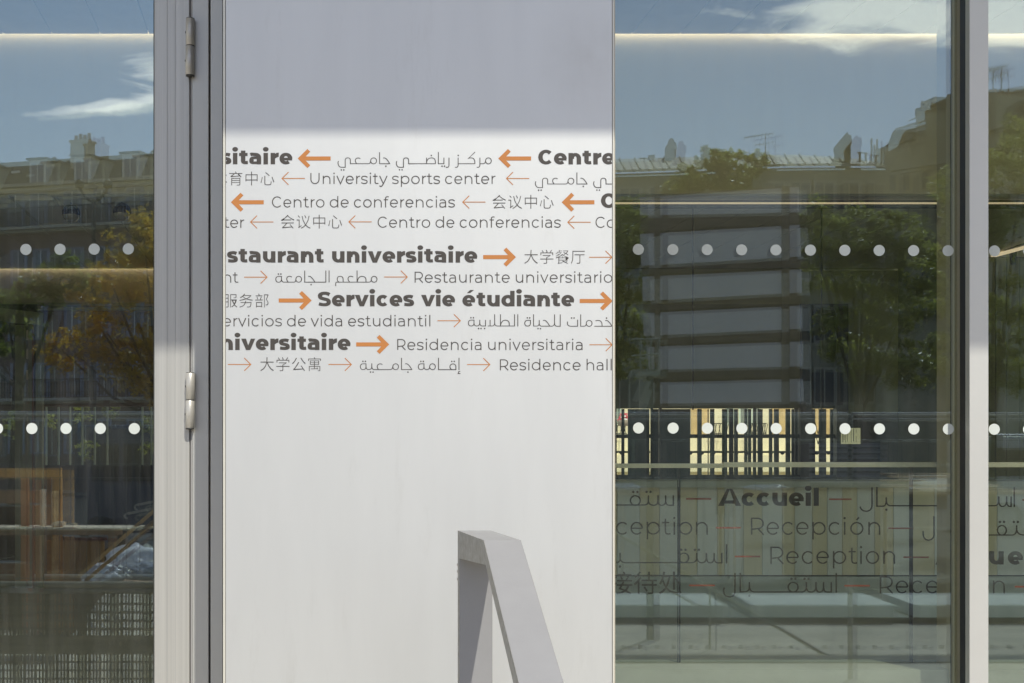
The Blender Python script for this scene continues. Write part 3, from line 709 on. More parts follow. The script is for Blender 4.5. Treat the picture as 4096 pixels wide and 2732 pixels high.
# Latin words, photo pixels
sw_('sitaire', 882, 1169.5, 657, True); sw_('Centre', 2153, 2460, 657.5, True)
sw_('University sports center', 1241.7, 1982, 735.8)
sw_('Centro de conferencias', 1087.9, 1819.5, 829.8); sw_('C', 2403.8, 2462.8, 831.5, True)
sw_('ter', 895, 977, 911); sw_('Centro de conferencias', 1510.6, 2243, 910.5); sw_('Co', 2382, 2461, 911)
sw_('estaurant', 853.4, 1297.2, 1050.3, True); sw_('universitaire', 1328.3, 1909.3, 1050.3, True)
sw_('nt', 894.5, 953, 1130.6); sw_('Restaurante universitario', 1658.6, 2449.3, 1130.6)
sw_('Services', 1271.3, 1656.7, 1225, True); sw_('vie', 1684.5, 1820.5, 1225, True); sw_('étudiante', 1849.4, 2296.9, 1225.3, True)
sw_('ervicios de vida estudiantil', 892.4, 1721.4, 1305.2)
sw_('niversitaire', 881.3, 1402.3, 1400, True); sw_('Residencia universitaria', 1589, 2330.2, 1400)
sw_('Residence hall', 1999.6, 2446.7, 1481)
# arrows
def arrow(tip, tail, y, bold):
    s = 1 if tip < tail else -1; k = Ink(); X = lambda d: tip + s * d
    if bold:
        k.poly([(X(0), y), (X(38.7), y - 38), (X(49.9), y - 27.4), (X(31.7), y - 8.2), (X(31.7), y + 8.2), (X(49.9), y + 27.4), (X(38.7), y + 38)])
        k.poly([(X(31.2), y - 8.1), (tail, y - 8.1), (tail, y + 8.1), (X(31.2), y + 8.1)])
    else:
        k.stroke([(X(27.5), y - 25.5), (X(1.6), y), (X(27.5), y + 25.5)], 1.75, 1.75); k.stroke([(X(3), y), (tail, y)], 1.6, 1.6)
    o = put(k, 'arrow', m_orange, sign, YP, CLIP); o['label'] = ('thick' if bold else 'thin') + ' orange arrow pointing ' + ('left' if s == 1 else 'right'); return o
for a in ((1191, 1322.6, 634, 1), (1993, 2124.4, 634, 1), (1126.6, 1219.4, 713.8, 0), (2024.4, 2117, 714, 0), (923.6, 1055, 809, 1), (1849.5, 1942, 808.4, 0), (2246.6, 2377.6, 809, 1),
          (1000.7, 1093.8, 888, 0), (1393.8, 1486.9, 887.5, 0), (2269.7, 2362.6, 889, 0), (2063.9, 1932.6, 1028.4, 1), (2449.3, 2356.5, 1029, 0), (1070, 976.9, 1108.7, 0), (1630.8, 1537, 1108, 0),
          (1246.5, 1115, 1202, 1), (2450.4, 2318.7, 1204, 1), (1843.1, 1749.9, 1282.9, 0), (1556.9, 1424.8, 1377.6, 1), (2450.4, 2357.6, 1379, 0), (1005, 911.4, 1457.8, 0), (1407, 1313.9, 1457.8, 0), (1961, 1868.3, 1458.2, 0)):
    arrow(*a)
# Arabic words
AJ = 'M 105 400 Q 75 450 100 510 Q 125 580 200 582 L 300 582 L 300 380 Q 300 304 377 304 Q 452 304 452 380 L 452 475 L 980 475 Q 1045 475 1048 390 O 1135 392 87 88 M 745 325 Q 660 280 610 340 Q 575 400 640 473 M 1310 140 L 1310 475 L 1608 475 Q 1530 330 1470 310 Q 1440 298 1415 312 D 187 657 D 260 657 D 1497 548 M 1818 400 Q 1790 450 1812 510 Q 1838 580 1910 580 L 2012 580 L 2012 380 Q 2012 304 2087 304 Q 2165 304 2165 380 L 2165 475 L 2360 475 D 1898 655 D 1972 655'
AK = 'M 0 475 L 600 475 L 600 420 Q 595 304 485 304 Q 345 310 340 470 M 340 300 L 340 475 D 480 235 M 687 135 L 687 475 L 850 475 L 850 300 D 795 548 D 868 548 M 1000 300 L 1000 520 Q 995 600 905 578 M 1268 300 L 1268 520 Q 1262 600 1175 578 D 1270 235 M 1280 475 L 1760 475 L 1760 420 Q 1745 300 1640 304 Q 1600 305 1567 320 L 1765 135 M 1908 300 L 1908 520 Q 1900 600 1815 578 M 1920 475 L 2000 475 Q 2070 470 2074 390 O 2158 392 85 88'
def arab(parts, m, parent, Y, clip, hx=1.7, hy=1.3, dr=2.9):
    k = Ink()
    for s, sc, ox, oy in parts: svg(k, s, sc, ox, oy, hx, hy, dr)
    return put(k, 'lettering', m, parent, Y, clip)
arab([(AJ, .13611, 1340, 590), (AK, .13611, 1660, 590)], m_ink, sign, YP, CLIP)
arab([(AJ, .13611, 2129.3, 671.2), ('M 0 475 L 800 475', .13611, 2449, 671.2)], m_ink, sign, YP, CLIP)
arab([('M 198 195 L 130 195 Q 72 200 72 258 Q 75 322 135 322 Q 195 320 197 250 L 197 188 M 197 250 Q 200 318 250 320 L 470 320 Q 510 315 512 260 O 574 257 63 65 M 425 210 Q 365 170 325 210 Q 290 260 345 318 D 130 143 D 184 143 M 705 68 L 705 320 L 1167 320 L 1167 68 M 783 198 Q 815 180 850 215 Q 890 255 928 318 D 844 376 M 1238 66 L 1238 326 M 1383 405 L 1383 350 Q 1385 320 1415 320 L 2110 320 Q 2160 315 2162 260 M 1545 320 L 1545 260 Q 1545 193 1480 192 Q 1418 195 1416 258 Q 1418 300 1460 320 M 1765 208 Q 1705 170 1665 210 Q 1630 260 1690 318 M 1850 66 L 1850 320 M 1855 318 Q 1870 195 1955 192 Q 2045 195 2045 270 L 2045 320 O 2223 257 63 65', .1829, 1090, 1070)], m_ink, sign, YP, CLIP)
arab([('M 283 317 L 190 317 Q 105 325 105 410 Q 110 500 195 500 Q 280 495 283 410 L 283 310 M 283 410 Q 285 500 370 500 Q 460 500 464 400 L 464 310 M 464 400 Q 470 500 540 500 L 643 500 L 643 310 D 186 242 D 264 242 D 426 579 D 503 579 D 615 579 M 715 500 L 850 500 Q 925 500 930 410 L 930 135 M 787 500 L 787 310 M 930 410 Q 940 500 1010 500 L 1553 500 L 1553 135 M 1112 135 L 1112 500 M 1115 490 Q 1140 320 1265 318 Q 1388 325 1388 440 L 1388 500 M 1656 135 L 1656 512 M 2052 322 L 1960 322 Q 1875 330 1873 415 Q 1880 503 1965 503 Q 2050 500 2052 415 L 2052 314 D 1953 246 D 2030 246 M 2148 135 L 2148 503 L 2250 503 Q 2325 500 2327 410 L 2327 315 D 2289 583', .1276, 1860, 1240),
      ('M 53 410 Q 60 488 125 490 L 430 490 Q 510 485 517 400 L 517 135 D 91 566 M 168 318 Q 215 295 265 340 Q 320 395 372 488 M 517 400 Q 525 488 590 492 L 690 492 L 690 135 M 912 352 Q 880 490 1030 492 L 1217 492 L 1217 295 D 1035 242 D 1110 242 M 1310 135 L 1310 492 L 1410 492 Q 1478 490 1482 405 O 1567 405 87 90 M 1725 493 L 2262 493 Q 2170 340 2110 320 Q 2080 308 2055 325 M 1758 330 Q 1850 295 1910 335 Q 1955 370 1958 440 L 1958 493 D 2094 244', .13186, 2150, 1240)], m_ink, sign, YP, CLIP)
arab([('M 186 219 L 120 219 Q 64 225 62 282 Q 66 345 125 346 Q 184 345 186 282 L 186 212 M 186 282 Q 190 346 245 346 Q 310 346 313 282 L 313 210 M 313 282 Q 320 346 370 346 L 710 346 Q 765 345 770 285 O 835 283 62 65 M 545 236 Q 490 200 448 238 Q 410 285 460 344 D 119 166 D 173 166 D 286 401 D 341 401 M 963 90 L 963 346 L 1188 346 Q 1130 240 1085 222 Q 1065 212 1042 224 D 1104 401 M 1454 219 L 1390 219 Q 1330 225 1329 284 Q 1333 346 1392 346 Q 1452 345 1454 284 L 1454 212 M 1454 284 Q 1460 346 1515 346 Q 1575 346 1578 285 O 1641 283 63 65 D 1386 167 D 1440 167 M 1772 90 L 1772 346 L 2152 346 L 2152 290 Q 2150 222 2087 221 Q 2025 225 2022 284 Q 2025 330 2070 346 D 2062 167 D 2116 167 M 2220 90 L 2220 355 M 2247 385 Q 2215 380 2208 400 Q 2205 425 2225 432 M 2190 433 L 2252 433', .1829, 1430, 1415)], m_ink, sign, YP, CLIP)
# Chinese characters: outlines on a 350-unit square
HAN = {'体':[[[88,293],[54,216],[11,153],[26,127],[56,168],[56,-27],[81,-27],[81,212],[112,286]],[[146,61],[146,37],[203,37],[203,-26],[229,-26],[229,37],[285,37],[285,61],[229,61],[229,182],[269,96],[321,29],[341,50],[287,113],[246,198],[334,198],[334,223],[229,223],[229,293],[203,293],[203,223],[104,223],[104,198],[188,198],[145,112],[91,48],[110,28],[162,94],[203,181],[203,61]]],'育':[[[257,126],[257,99],[96,99],[96,126]],[[70,148],[70,-28],[96,-28],[96,33],[257,33],[257,2],[247,-6],[188,-6],[197,-28],[266,-25],[279,-16],[283,1],[283,148]],[[96,79],[257,79],[257,52],[96,52]],[[151,289],[168,259],[22,259],[22,236],[114,236],[72,202],[49,190],[58,164],[266,179],[292,154],[314,170],[235,236],[329,236],[329,259],[199,259],[177,297]],[[210,227],[242,200],[100,193],[154,236],[224,236]]],'中':[[[160,294],[160,231],[34,231],[34,65],[60,65],[60,87],[160,87],[160,-28],[188,-28],[188,87],[289,87],[289,67],[316,67],[316,231],[188,231],[188,294]],[[60,113],[60,206],[160,206],[160,113]],[[289,113],[188,113],[188,206],[289,206]]],'心':[[[103,196],[103,23],[108,-4],[123,-18],[152,-22],[223,-22],[253,-14],[268,13],[275,64],[249,76],[243,17],[222,3],[154,3],[135,7],[131,23],[131,196]],[[47,170],[35,102],[15,38],[42,27],[72,165]],[[266,170],[312,37],[338,47],[291,179]],[[120,265],[214,185],[233,204],[138,282]]],'会':[[[55,-20],[273,2],[293,-28],[317,-13],[237,79],[215,67],[255,25],[96,13],[167,92],[321,92],[321,118],[31,118],[31,92],[131,92],[72,25],[46,7]],[[176,294],[110,227],[15,174],[34,151],[92,182],[92,161],[259,161],[259,186],[97,186],[176,251],[259,186],[319,155],[337,178],[255,219],[191,269],[202,283]]],'议':[[[190,278],[224,204],[248,215],[212,287]],[[40,270],[83,216],[103,232],[58,284]],[[291,272],[267,169],[224,82],[181,165],[155,268],[130,264],[159,150],[206,60],[164,22],[109,-9],[125,-30],[179,1],[223,39],[268,0],[323,-29],[342,-6],[286,22],[241,61],[290,156],[318,268]],[[16,185],[16,159],[65,159],[65,35],[60,13],[50,0],[65,-19],[142,39],[133,61],[91,32],[91,185]]],'大':[[[161,294],[156,194],[22,194],[22,167],[152,167],[129,101],[86,41],[15,-6],[35,-27],[106,20],[150,80],[175,147],[209,73],[255,14],[316,-27],[335,-3],[275,37],[229,95],[197,167],[330,167],[330,194],[184,194],[190,294]]],'学':[[[161,121],[161,96],[21,96],[21,71],[161,71],[161,5],[152,-2],[94,-2],[106,-27],[171,-23],[184,-14],[188,5],[188,71],[331,71],[331,96],[188,96],[188,110],[275,164],[257,177],[252,176],[80,176],[80,153],[222,153]],[[148,289],[175,236],[98,236],[111,243],[77,291],[56,281],[86,236],[28,236],[28,166],[53,166],[53,212],[299,212],[299,166],[325,166],[325,236],[267,236],[301,283],[275,292],[239,236],[182,236],[200,243],[172,297]]],'餐':[[[53,198],[79,181],[19,156],[33,139],[109,175],[166,236],[151,244],[146,243],[114,243],[114,260],[175,260],[175,277],[114,277],[114,294],[91,294],[91,243],[85,243],[90,250],[68,254],[47,228],[13,203],[29,189],[72,227],[134,227],[97,192],[68,210]],[[189,233],[233,210],[196,194],[209,175],[254,197],[303,162],[319,179],[273,211],[298,239],[316,273],[301,279],[298,279],[189,279],[189,259],[285,259],[252,223],[204,248]],[[245,75],[245,57],[107,57],[107,75]],[[245,90],[107,90],[107,107],[245,107]],[[155,144],[170,124],[104,124],[175,169],[254,124],[196,124],[176,149]],[[75,-27],[183,-7],[186,12],[107,1],[107,40],[181,40],[169,27],[298,-27],[312,-9],[266,11],[306,42],[287,55],[246,19],[187,40],[271,40],[271,117],[323,100],[339,121],[257,146],[189,183],[196,191],[175,202],[106,150],[15,116],[31,95],[82,113],[82,15],[76,0],[65,-7]]],'厅':[[[44,272],[44,153],[39,70],[12,-10],[34,-27],[64,61],[71,153],[71,247],[334,247],[334,272]],[[90,193],[90,167],[204,167],[204,7],[195,-1],[137,-1],[147,-27],[214,-22],[227,-13],[231,7],[231,167],[326,167],[326,193]]],'服':[[[38,281],[38,155],[34,69],[12,-16],[33,-28],[51,28],[60,91],[115,91],[115,4],[109,-3],[73,-3],[81,-28],[127,-23],[137,-14],[140,4],[140,281]],[[62,257],[115,257],[115,199],[62,199]],[[62,175],[115,175],[115,116],[61,116],[62,155]],[[300,137],[265,58],[227,137]],[[171,280],[171,-28],[195,-28],[195,137],[204,137],[251,39],[197,-7],[212,-26],[266,19],[322,-28],[340,-8],[281,38],[310,91],[329,157],[314,162],[310,161],[195,161],[195,256],[294,256],[294,213],[287,207],[242,207],[250,185],[305,188],[317,197],[319,212],[319,280]]],'务':[[[156,133],[150,99],[44,99],[44,76],[141,76],[115,37],[75,11],[20,-5],[34,-27],[95,-6],[140,27],[169,76],[276,76],[266,24],[255,1],[239,-2],[186,0],[195,-23],[247,-24],[276,-14],[291,16],[303,87],[305,99],[177,99],[183,131]],[[261,236],[224,207],[178,185],[141,205],[113,231],[118,236]],[[134,294],[94,247],[32,203],[48,183],[96,216],[148,174],[16,148],[27,125],[104,138],[178,160],[245,140],[322,129],[336,153],[209,173],[262,206],[302,249],[286,259],[282,258],[139,258],[161,289]]],'部':[[[49,220],[71,159],[95,166],[72,226]],[[220,276],[220,-27],[243,-27],[243,251],[299,251],[263,157],[295,114],[303,78],[294,50],[280,46],[253,47],[260,22],[290,23],[312,30],[324,48],[328,75],[320,114],[289,160],[332,265],[314,277],[310,276]],[[86,289],[101,253],[28,253],[28,229],[193,229],[193,253],[128,253],[110,296]],[[152,227],[126,158],[18,158],[18,134],[201,134],[201,158],[152,158],[178,221]],[[38,102],[38,-26],[63,-26],[63,-9],[159,-9],[159,-23],[185,-23],[185,102]],[[63,15],[63,78],[159,78],[159,15]]],'公':[[[113,284],[73,209],[18,150],[42,131],[98,195],[141,276]],[[233,287],[207,276],[258,196],[315,131],[338,153],[280,213]],[[56,-5],[273,14],[297,-26],[323,-12],[238,107],[214,96],[257,38],[93,29],[145,97],[192,175],[163,187],[115,104],[78,52],[46,23]]],'寓':[[[91,160],[161,160],[161,136],[91,136]],[[186,160],[258,160],[258,136],[186,136]],[[91,201],[161,201],[161,178],[91,178]],[[186,201],[258,201],[258,178],[186,178]],[[217,60],[230,42],[186,40],[186,72],[284,72],[284,-1],[278,-6],[242,-6],[249,-27],[297,-24],[307,-16],[309,-1],[309,94],[186,94],[186,116],[283,116],[283,220],[67,220],[67,116],[161,116],[161,94],[43,94],[43,-28],[68,-28],[68,72],[161,72],[161,40],[87,37],[89,14],[242,21],[250,6],[269,14],[235,67]],[[153,290],[166,264],[28,264],[28,202],[53,202],[53,241],[298,241],[298,202],[324,202],[324,264],[195,264],[179,296]]],'接':[[[160,222],[185,176],[206,186],[180,231]],[[56,294],[56,223],[14,223],[14,199],[56,199],[56,121],[10,108],[16,82],[56,95],[56,3],[50,-3],[20,-2],[27,-27],[69,-22],[78,-13],[81,4],[81,103],[115,114],[112,139],[81,129],[81,199],[116,199],[116,223],[81,223],[81,294]],[[199,287],[215,257],[134,257],[134,234],[324,234],[324,257],[243,257],[223,291]],[[269,230],[239,175],[122,175],[122,153],[333,153],[333,175],[265,175],[294,223]],[[268,91],[235,38],[176,59],[197,91]],[[140,48],[212,22],[169,5],[112,-5],[123,-27],[190,-13],[239,10],[310,-29],[327,-9],[259,27],[280,56],[294,91],[337,91],[337,114],[210,114],[226,146],[202,151],[183,114],[117,114],[117,91],[170,91]]],'待':[[[145,71],[187,9],[209,22],[167,83]],[[89,293],[57,255],[15,221],[29,200],[75,238],[114,284]],[[212,292],[212,249],[135,249],[135,225],[212,225],[212,180],[114,180],[114,156],[262,156],[262,117],[119,117],[119,93],[262,93],[262,4],[254,-2],[208,-2],[217,-27],[273,-23],[284,-14],[287,4],[287,93],[334,93],[334,117],[287,117],[287,156],[337,156],[337,180],[238,180],[238,225],[319,225],[319,249],[238,249],[238,292]],[[95,216],[57,164],[10,121],[24,95],[65,134],[65,-28],[90,-28],[90,164],[118,207]]],'处':[[[149,214],[135,147],[113,92],[79,185],[88,214]],[[77,293],[54,195],[18,121],[40,107],[65,151],[99,68],[60,23],[12,-8],[34,-28],[78,2],[116,44],[163,6],[217,-12],[276,-17],[327,-17],[338,10],[277,10],[224,14],[174,31],[131,67],[161,141],[179,235],[161,239],[156,238],[95,238],[105,286]],[[215,293],[215,36],[243,36],[243,182],[305,100],[328,114],[252,208],[243,203],[243,293]]]}
def han(text, x0, pitch, top, bot, m, parent, Y, clip, inset=-5.0):
    sc = (bot - top) / 324.0
    cu = bpy.data.curves.new('han', 'CURVE'); cu.dimensions = '2D'; cu.fill_mode = 'FRONT'; cu.offset = inset
    for i, ch in enumerate(text):
        for lp in HAN[ch]:
            s_ = cu.splines.new('POLY'); s_.points.add(len(lp) - 1)
            for k, (a, b) in enumerate(lp): s_.points[k].co = (a + i * 350 * (pitch / (350 * sc)), b, 0, 1)
            s_.use_cyclic_u = True
    tmp = bpy.data.objects.new('han', cu); COL.objects.link(tmp)
    me = bpy.data.meshes.new_from_object(tmp, depsgraph=bpy.context.evaluated_depsgraph_get())
    bpy.data.objects.remove(tmp)
    base = bot - 28 * sc
    for v in me.vertices:
        px, py = x0 + (v.co.x - 14) * sc, base - v.co.y * sc
        v.co = (at(px, 0, Y).x, Y - .0006, at(0, py, Y).z)
    bm = bmesh.new(); bm.from_mesh(me)
    for f in bm.faces:
        f.normal_update()
        if f.normal.y > 0: f.normal_flip()
    if clip:
        for xx, sg in ((clip[0], -1), (clip[1], 1)):
            bmesh.ops.bisect_plane(bm, geom=bm.verts[:] + bm.edges[:] + bm.faces[:], plane_co=(at(xx, 0, Y).x, 0, 0), plane_no=(sg, 0, 0), clear_outer=True)
    bm.to_mesh(me); bm.free(); me.name = 'lettering'; me.materials.clear(); me.materials.append(m)
    o = bpy.data.objects.new('lettering', me); COL.objects.link(o)
    o.parent = parent; o.matrix_parent_inverse = Matrix.Translation(parent.location).inverted(); return o
han('体育中心', 851.5, 63.3, 685.3, 742.3, m_ink, sign, YP, CLIP)
han('会议中心', 1968.6, 63.3, 778.6, 835.6, m_ink, sign, YP, CLIP)
han('会议中心', 1122.3, 63.3, 858, 915, m_ink, sign, YP, CLIP)
han('大学餐厅', 2096, 62.6, 998.6, 1055.6, m_ink, sign, YP, CLIP)
han('服务部', 893.0, 63.2, 1173.5, 1230.5, m_ink, sign, YP, CLIP)
han('大学公寓', 1040, 63.3, 1428, 1485, m_ink, sign, YP, CLIP)

# ================================================================ GLASS GUARD WITH THE WELCOME LETTERING
YG = .24
m_rail2 = mat('guard_top_rail', (.90, .88, .80), .35, metal=.75, var=.06)
m_clear = glass_mat('guard_glass', .05, (.90, .93, .90), dirt=.03)
gd = thing('glass_guard', 'frameless glass guard with a pale top rail and printed welcome words behind the right glazing', 'balustrade', (at(3100, 0, YG).x, YG, .4))
for xa, xb, ya, yb in ((2200, 2894, 1854, 1872), (2895, 4500, 1848.5, 1869)):
    g = MB(); g.pxbox(xa, xb, ya, yb, YG - .015, .03); g.build('top_rail', m_rail2, gd, bevel=.001)
js = (2200, 2716, 3646, 4500)
for i in range(3):
    g = MB(); a, b = at(js[i] + 5, 2650, YG), at(js[i + 1] - 5, 1868, YG); g.add([(a.x, YG, a.z), (b.x, YG, a.z), (b.x, YG, b.z), (a.x, YG, b.z)], [(0, 1, 2, 3)]); g.build('glass_panel', m_clear, gd, fix=False)
for xj in js[1:3]:
    g = MB(); g.pxbox(xj + 1, xj + 6, 1868, 2650, YG - .002, .012); g.build('joint', m_gasket, gd)
    g = MB(); g.pxbox(xj - 5, xj - 3, 1868, 2650, YG - .002, .012); g.build('joint', m_gasket, gd)
CG = (2440, 4300)
def gw(text, x0, x1, base, bold=False, clip=CG):
    k = Ink(); word(k, text, x0, x1, base, bold, scale=1.578 if not bold else 1.175, x_height=None); o = put(k, 'lettering', m_ink2, gd, YG, clip); o['label'] = ('bold dark printed text ' if bold else 'thin dark printed text ') + text; return o
gw('Accueil', 2872.5, 3276.7, 2023.6, True)
gw('ception', 2464, 2831.5, 2138.8); gw('Recepción', 3003.3, 3521, 2139.3)
gw('Reception', 3081, 3580.5, 2255.5); gw('A', 3741, 3832, 2258, True); gw('uei', 3956, 4130, 2258, True)
gw('Reception', 3518.7, 4019.5, 2373.5)
for a, b, y in ((2744.5, 2845.5, 1995.5), (3316, 3406, 1997), (2863, 2963, 2111), (3552.6, 3654.9, 2113), (2939, 3041, 2226), (3613, 3715, 2229), (2757, 2859, 2341.5), (3377.8, 3479, 2343), (4059, 4160, 2347), (4089, 4180, 2000)):
    k = Ink(); k.poly([(a, y - 3.4), (b, y - 3.4), (b, y + 3.4), (a, y + 3.4)]); put(k, 'dash', m_red, gd, YG, CG)
K = .31884
def ga(parts): return arab(parts, m_ink2, gd, YG, CG, 3.1, 2.5, 4.9)
ga([('M 75 376 L 430 376 Q 480 372 482 330 L 482 255 M 482 330 Q 490 378 545 380 Q 598 378 602 330 L 602 255 M 602 330 Q 606 380 650 380 Q 695 378 698 330 L 698 255 M 698 330 Q 702 380 745 380 L 794 380 L 794 255 O 318 320 62 60 D 293 212 D 343 212 D 459 212 D 508 212 M 857 150 L 857 388', K, 2440, 1900)])
ga([('M 200 1100 L 1030 1100 Q 1085 1095 1090 1040 L 1090 978 M 1090 1040 Q 1100 1100 1150 1102 Q 1205 1100 1210 1040 L 1210 978 M 1210 1040 Q 1215 1102 1258 1102 Q 1302 1100 1306 1040 L 1306 978 M 1306 1040 Q 1310 1102 1350 1102 L 1402 1102 L 1402 978 O 925 1040 62 60 D 896 938 D 948 938 D 1065 938 D 1116 938 M 1462 866 L 1462 1110 M 126 975 L 126 1040 Q 130 1100 75 1100 M 126 1040 Q 130 1100 200 1100 D 125 1148', K, 2440, 1900)])
ga([('M 303 1412 Q 285 1480 320 1515 Q 370 1540 410 1520 Q 436 1500 438 1460 L 438 1228 M 505 1228 L 505 1465 L 560 1465 Q 615 1462 620 1410 L 620 1343 M 620 1410 Q 625 1465 690 1467 L 1280 1467 Q 1330 1463 1334 1410 L 1334 1343 M 1334 1410 Q 1340 1468 1395 1468 Q 1450 1465 1454 1410 L 1454 1343 M 1454 1410 Q 1460 1468 1500 1468 Q 1547 1465 1550 1410 L 1550 1343 M 1550 1410 Q 1555 1468 1590 1468 L 1646 1468 L 1646 1343 M 1708 1230 L 1708 1475 O 1168 1407 62 60 D 1146 1302 D 1196 1302 D 1311 1302 D 1361 1302 D 618 1515', K, 2800, 1900)])
ga([('M 405 380 Q 410 412 450 412 Q 483 408 484 370 L 484 250 M 517 250 L 517 378 L 560 378 Q 578 375 580 345 L 580 318 M 580 345 Q 585 375 610 375 L 1310 375 Q 1335 372 1337 345 L 1337 312 M 1337 345 Q 1340 380 1362 380 Q 1388 378 1390 345 L 1390 312 M 1390 345 Q 1392 380 1412 380 L 1420 380 L 1420 312 D 581 402 M 1441 252 L 1441 384', .59456, 3200, 1800)])
ga([('M 828 545 Q 825 605 862 607 Q 900 603 901 570 L 901 445', .59456, 3200, 1800)])
ga([('M 1270 572 L 1430 572 Q 1455 568 1457 535 L 1457 506 O 1358 540 30 32 D 1345 484 D 1372 484 D 1438 484 D 1465 484 M 1457 535 Q 1462 572 1507 572', .59456, 3200, 1800)])
o = han('接待处', 2438, 98.6, 2285.5, 2377, m_ink2, gd, YG, CG, inset=0)

# sill upstand that carries the guard
g = MB(); a = at(2440, 2650, .24); b = at(2440, 2726, .10)
g.box(.2, 4.2, .10, .30, 0.0, a.z); struct(g.build('sill_upstand', mat('sill_mat', (.30, .32, .335), .5, var=.12, vscale=6)))
# reception desk clad in alternating upright panels, behind the guard
ds = thing('reception_desk', 'long desk clad in alternating blue grey and beige upright panels behind the glass guard', 'desk', (at(3100, 0, 1.7).x, 1.7, 0))
ma, mb_ = mat('desk_blue_grey', (.86, .90, .94), .5, var=.06), mat('desk_beige', (.84, .78, .60), .5, var=.06)
xs = [2300, 2470, 2560, 2640, 2715, 2790, 2870, 2900, 2975, 3050, 3130, 3180, 3250, 3310, 3370, 3430, 3500, 3575, 3650, 3740, 3860, 3990, 4100, 4250]
for i in range(len(xs) - 1):
    g = MB(); g.pxbox(xs[i], xs[i + 1] - 2, 1950, 2300, 1.7, .03); g.build('panel', ma if i % 2 else mb_, ds)
g = MB(); g.pxbox(2300, 4250, 1925, 1950, 1.66, .5); g.build('worktop', mat('desk_top', (.5, .52, .5), .4), ds)
g = MB(); g.pxbox(2300, 4250, 2306, 2470, 1.72, .02); g.build('kick_panel', mat('desk_teal', (.55, .60, .61), .6), ds)
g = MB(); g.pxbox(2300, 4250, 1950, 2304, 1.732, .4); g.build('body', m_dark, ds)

# ================================================================ THE STREET BEHIND THE HALL (seen through both glazings)
m_cream_w = mat('cream_render', (.82, .76, .54), .85, var=.1, vscale=.8)
m_brick = mat('yellow_brick', (.74, .55, .26), .85, var=.3, vscale=3)
m_mortar = mat('mortar', (.62, .50, .30), .9)
m_iron = mat('black_iron', (.02, .022, .022), .5)
m_palegreen = mat('pale_green_paint', (.42, .48, .38), .6, var=.1)
YB = 56.0
yb = thing('apartment_building', 'cream street facade with yellow brick piers and balconies, seen through the rear windows', 'building', (at(2900, 0, YB).x, YB, GZ))
g = MB(); a, b = at(2300, 1850, YB), at(3500, 1000, YB); g.box(a.x, b.x, YB, YB + 10, GZ, 16); g.build('wall', m_cream_w, yb)
for (xa, xb) in ((2764, 2836), (3086, 3160), (3240, 3336)):
    a, b = at(xa, 1740, YB), at(xb, 1560, YB)
    g = MB(); g.box(a.x, b.x, YB - .05, YB, a.z, b.z); pier = g.build('brick_pier', m_mortar, yb)
    g = MB(); z = a.z; r = 0
    while z < b.z:
        x = a.x - (.12 if r % 2 else 0)
        while x < b.x:
            x0_, x1_ = max(a.x, x), min(b.x, x + .225)
            if x1_ - x0_ > .02: g.box(x0_, x1_, YB - .07 - random.random() * .008, YB - .05, z, z + .06)
            x += .24
        z += .073; r += 1
    o = g.build('bricks', m_brick, pier, fix=False, kind='stuff')
for (xa, xb, bal) in ((2462, 2486, 0), (2572, 2582, 0), (2902, 2936, 1), (2955, 2994, 1), (3005, 3040, 1)):
    a, b = at(xa, 1700, YB), at(xb, 1600, YB)
    g = MB(); g.box(a.x, b.x, YB - .03, YB - .01, a.z, b.z); wf = g.build('window', mat('pale_shutter', (.62, .72, .60), .6), yb)
    g = MB(); g.box(a.x + .08, b.x - .05, YB - .045, YB - .031, a.z + .1, b.z - .2); g.build('pane', mat('far_glass', (.16, .2, .18), .1), wf)
for xa, xb in ((2456, 2508), (2850, 2905), (2992, 3066), (3000, 3066)):
    g = MB(); a, b = at(xa, 1738, YB - .5), at(xb, 1694, YB - .5); g.bar((a.x, YB - .5, b.z), (b.x, YB - .5, b.z), .02); g.bar((a.x, YB - .5, a.z + .05), (b.x, YB - .5, a.z + .05), .02)
    x = a.x; k = 0
    while x < b.x:
        g.bar((x, YB - .5, a.z), (x + (.1 if k % 2 else -.06), YB - .5, b.z), .014, n=4); x += .085; k += 1
    g.build('balcony_railing', m_iron, yb)
g = MB(); a, b = at(2300, 1850, YB - 1), at(3500, 1800, YB - 1); g.box(a.x, b.x, YB - .8, YB - .02, a.z - .4, at(0, 1822, YB).z); g.build('plinth', m_cream_w, yb)
fb = tag(MB().lathe(at(2497, 1683, 40), [(0, -.16), (.2, -.16), (.24, .02), (0, .03)], 10).build('planter', mat('planter_mat', (.3, .25, .2), .8)), 'small window planter holding red and white flowers, far beyond the rear windows', 'planter')
g = MB()
for i in range(70):
    c = at(2497, 1676, 40) + Vector((random.gauss(0, .11), random.gauss(0, .05), random.gauss(.0, .07))); r = .03
    g.add([c + Vector((-r, 0, -r)), c + Vector((r, 0, -r)), c + Vector((r, .02, r)), c + Vector((-r, .01, r))], [(0, 1, 2, 3)])
g.build('red_flowers', mat('red_petals', (.55, .02, .05), .7), fb, kind='stuff')
g = MB()
for i in range(40):
    c = at(2497, 1680, 39.9) + Vector((random.gauss(0, .05), 0, random.gauss(0, .06))); r = .025
    g.add([c + Vector((-r, 0, -r)), c + Vector((r, 0, -r)), c + Vector((r, .02, r)), c + Vector((-r, .01, r))], [(0, 1, 2, 3)])
g.build('white_flowers', mat('white_petals', (.8, .8, .75), .7), fb, kind='stuff')
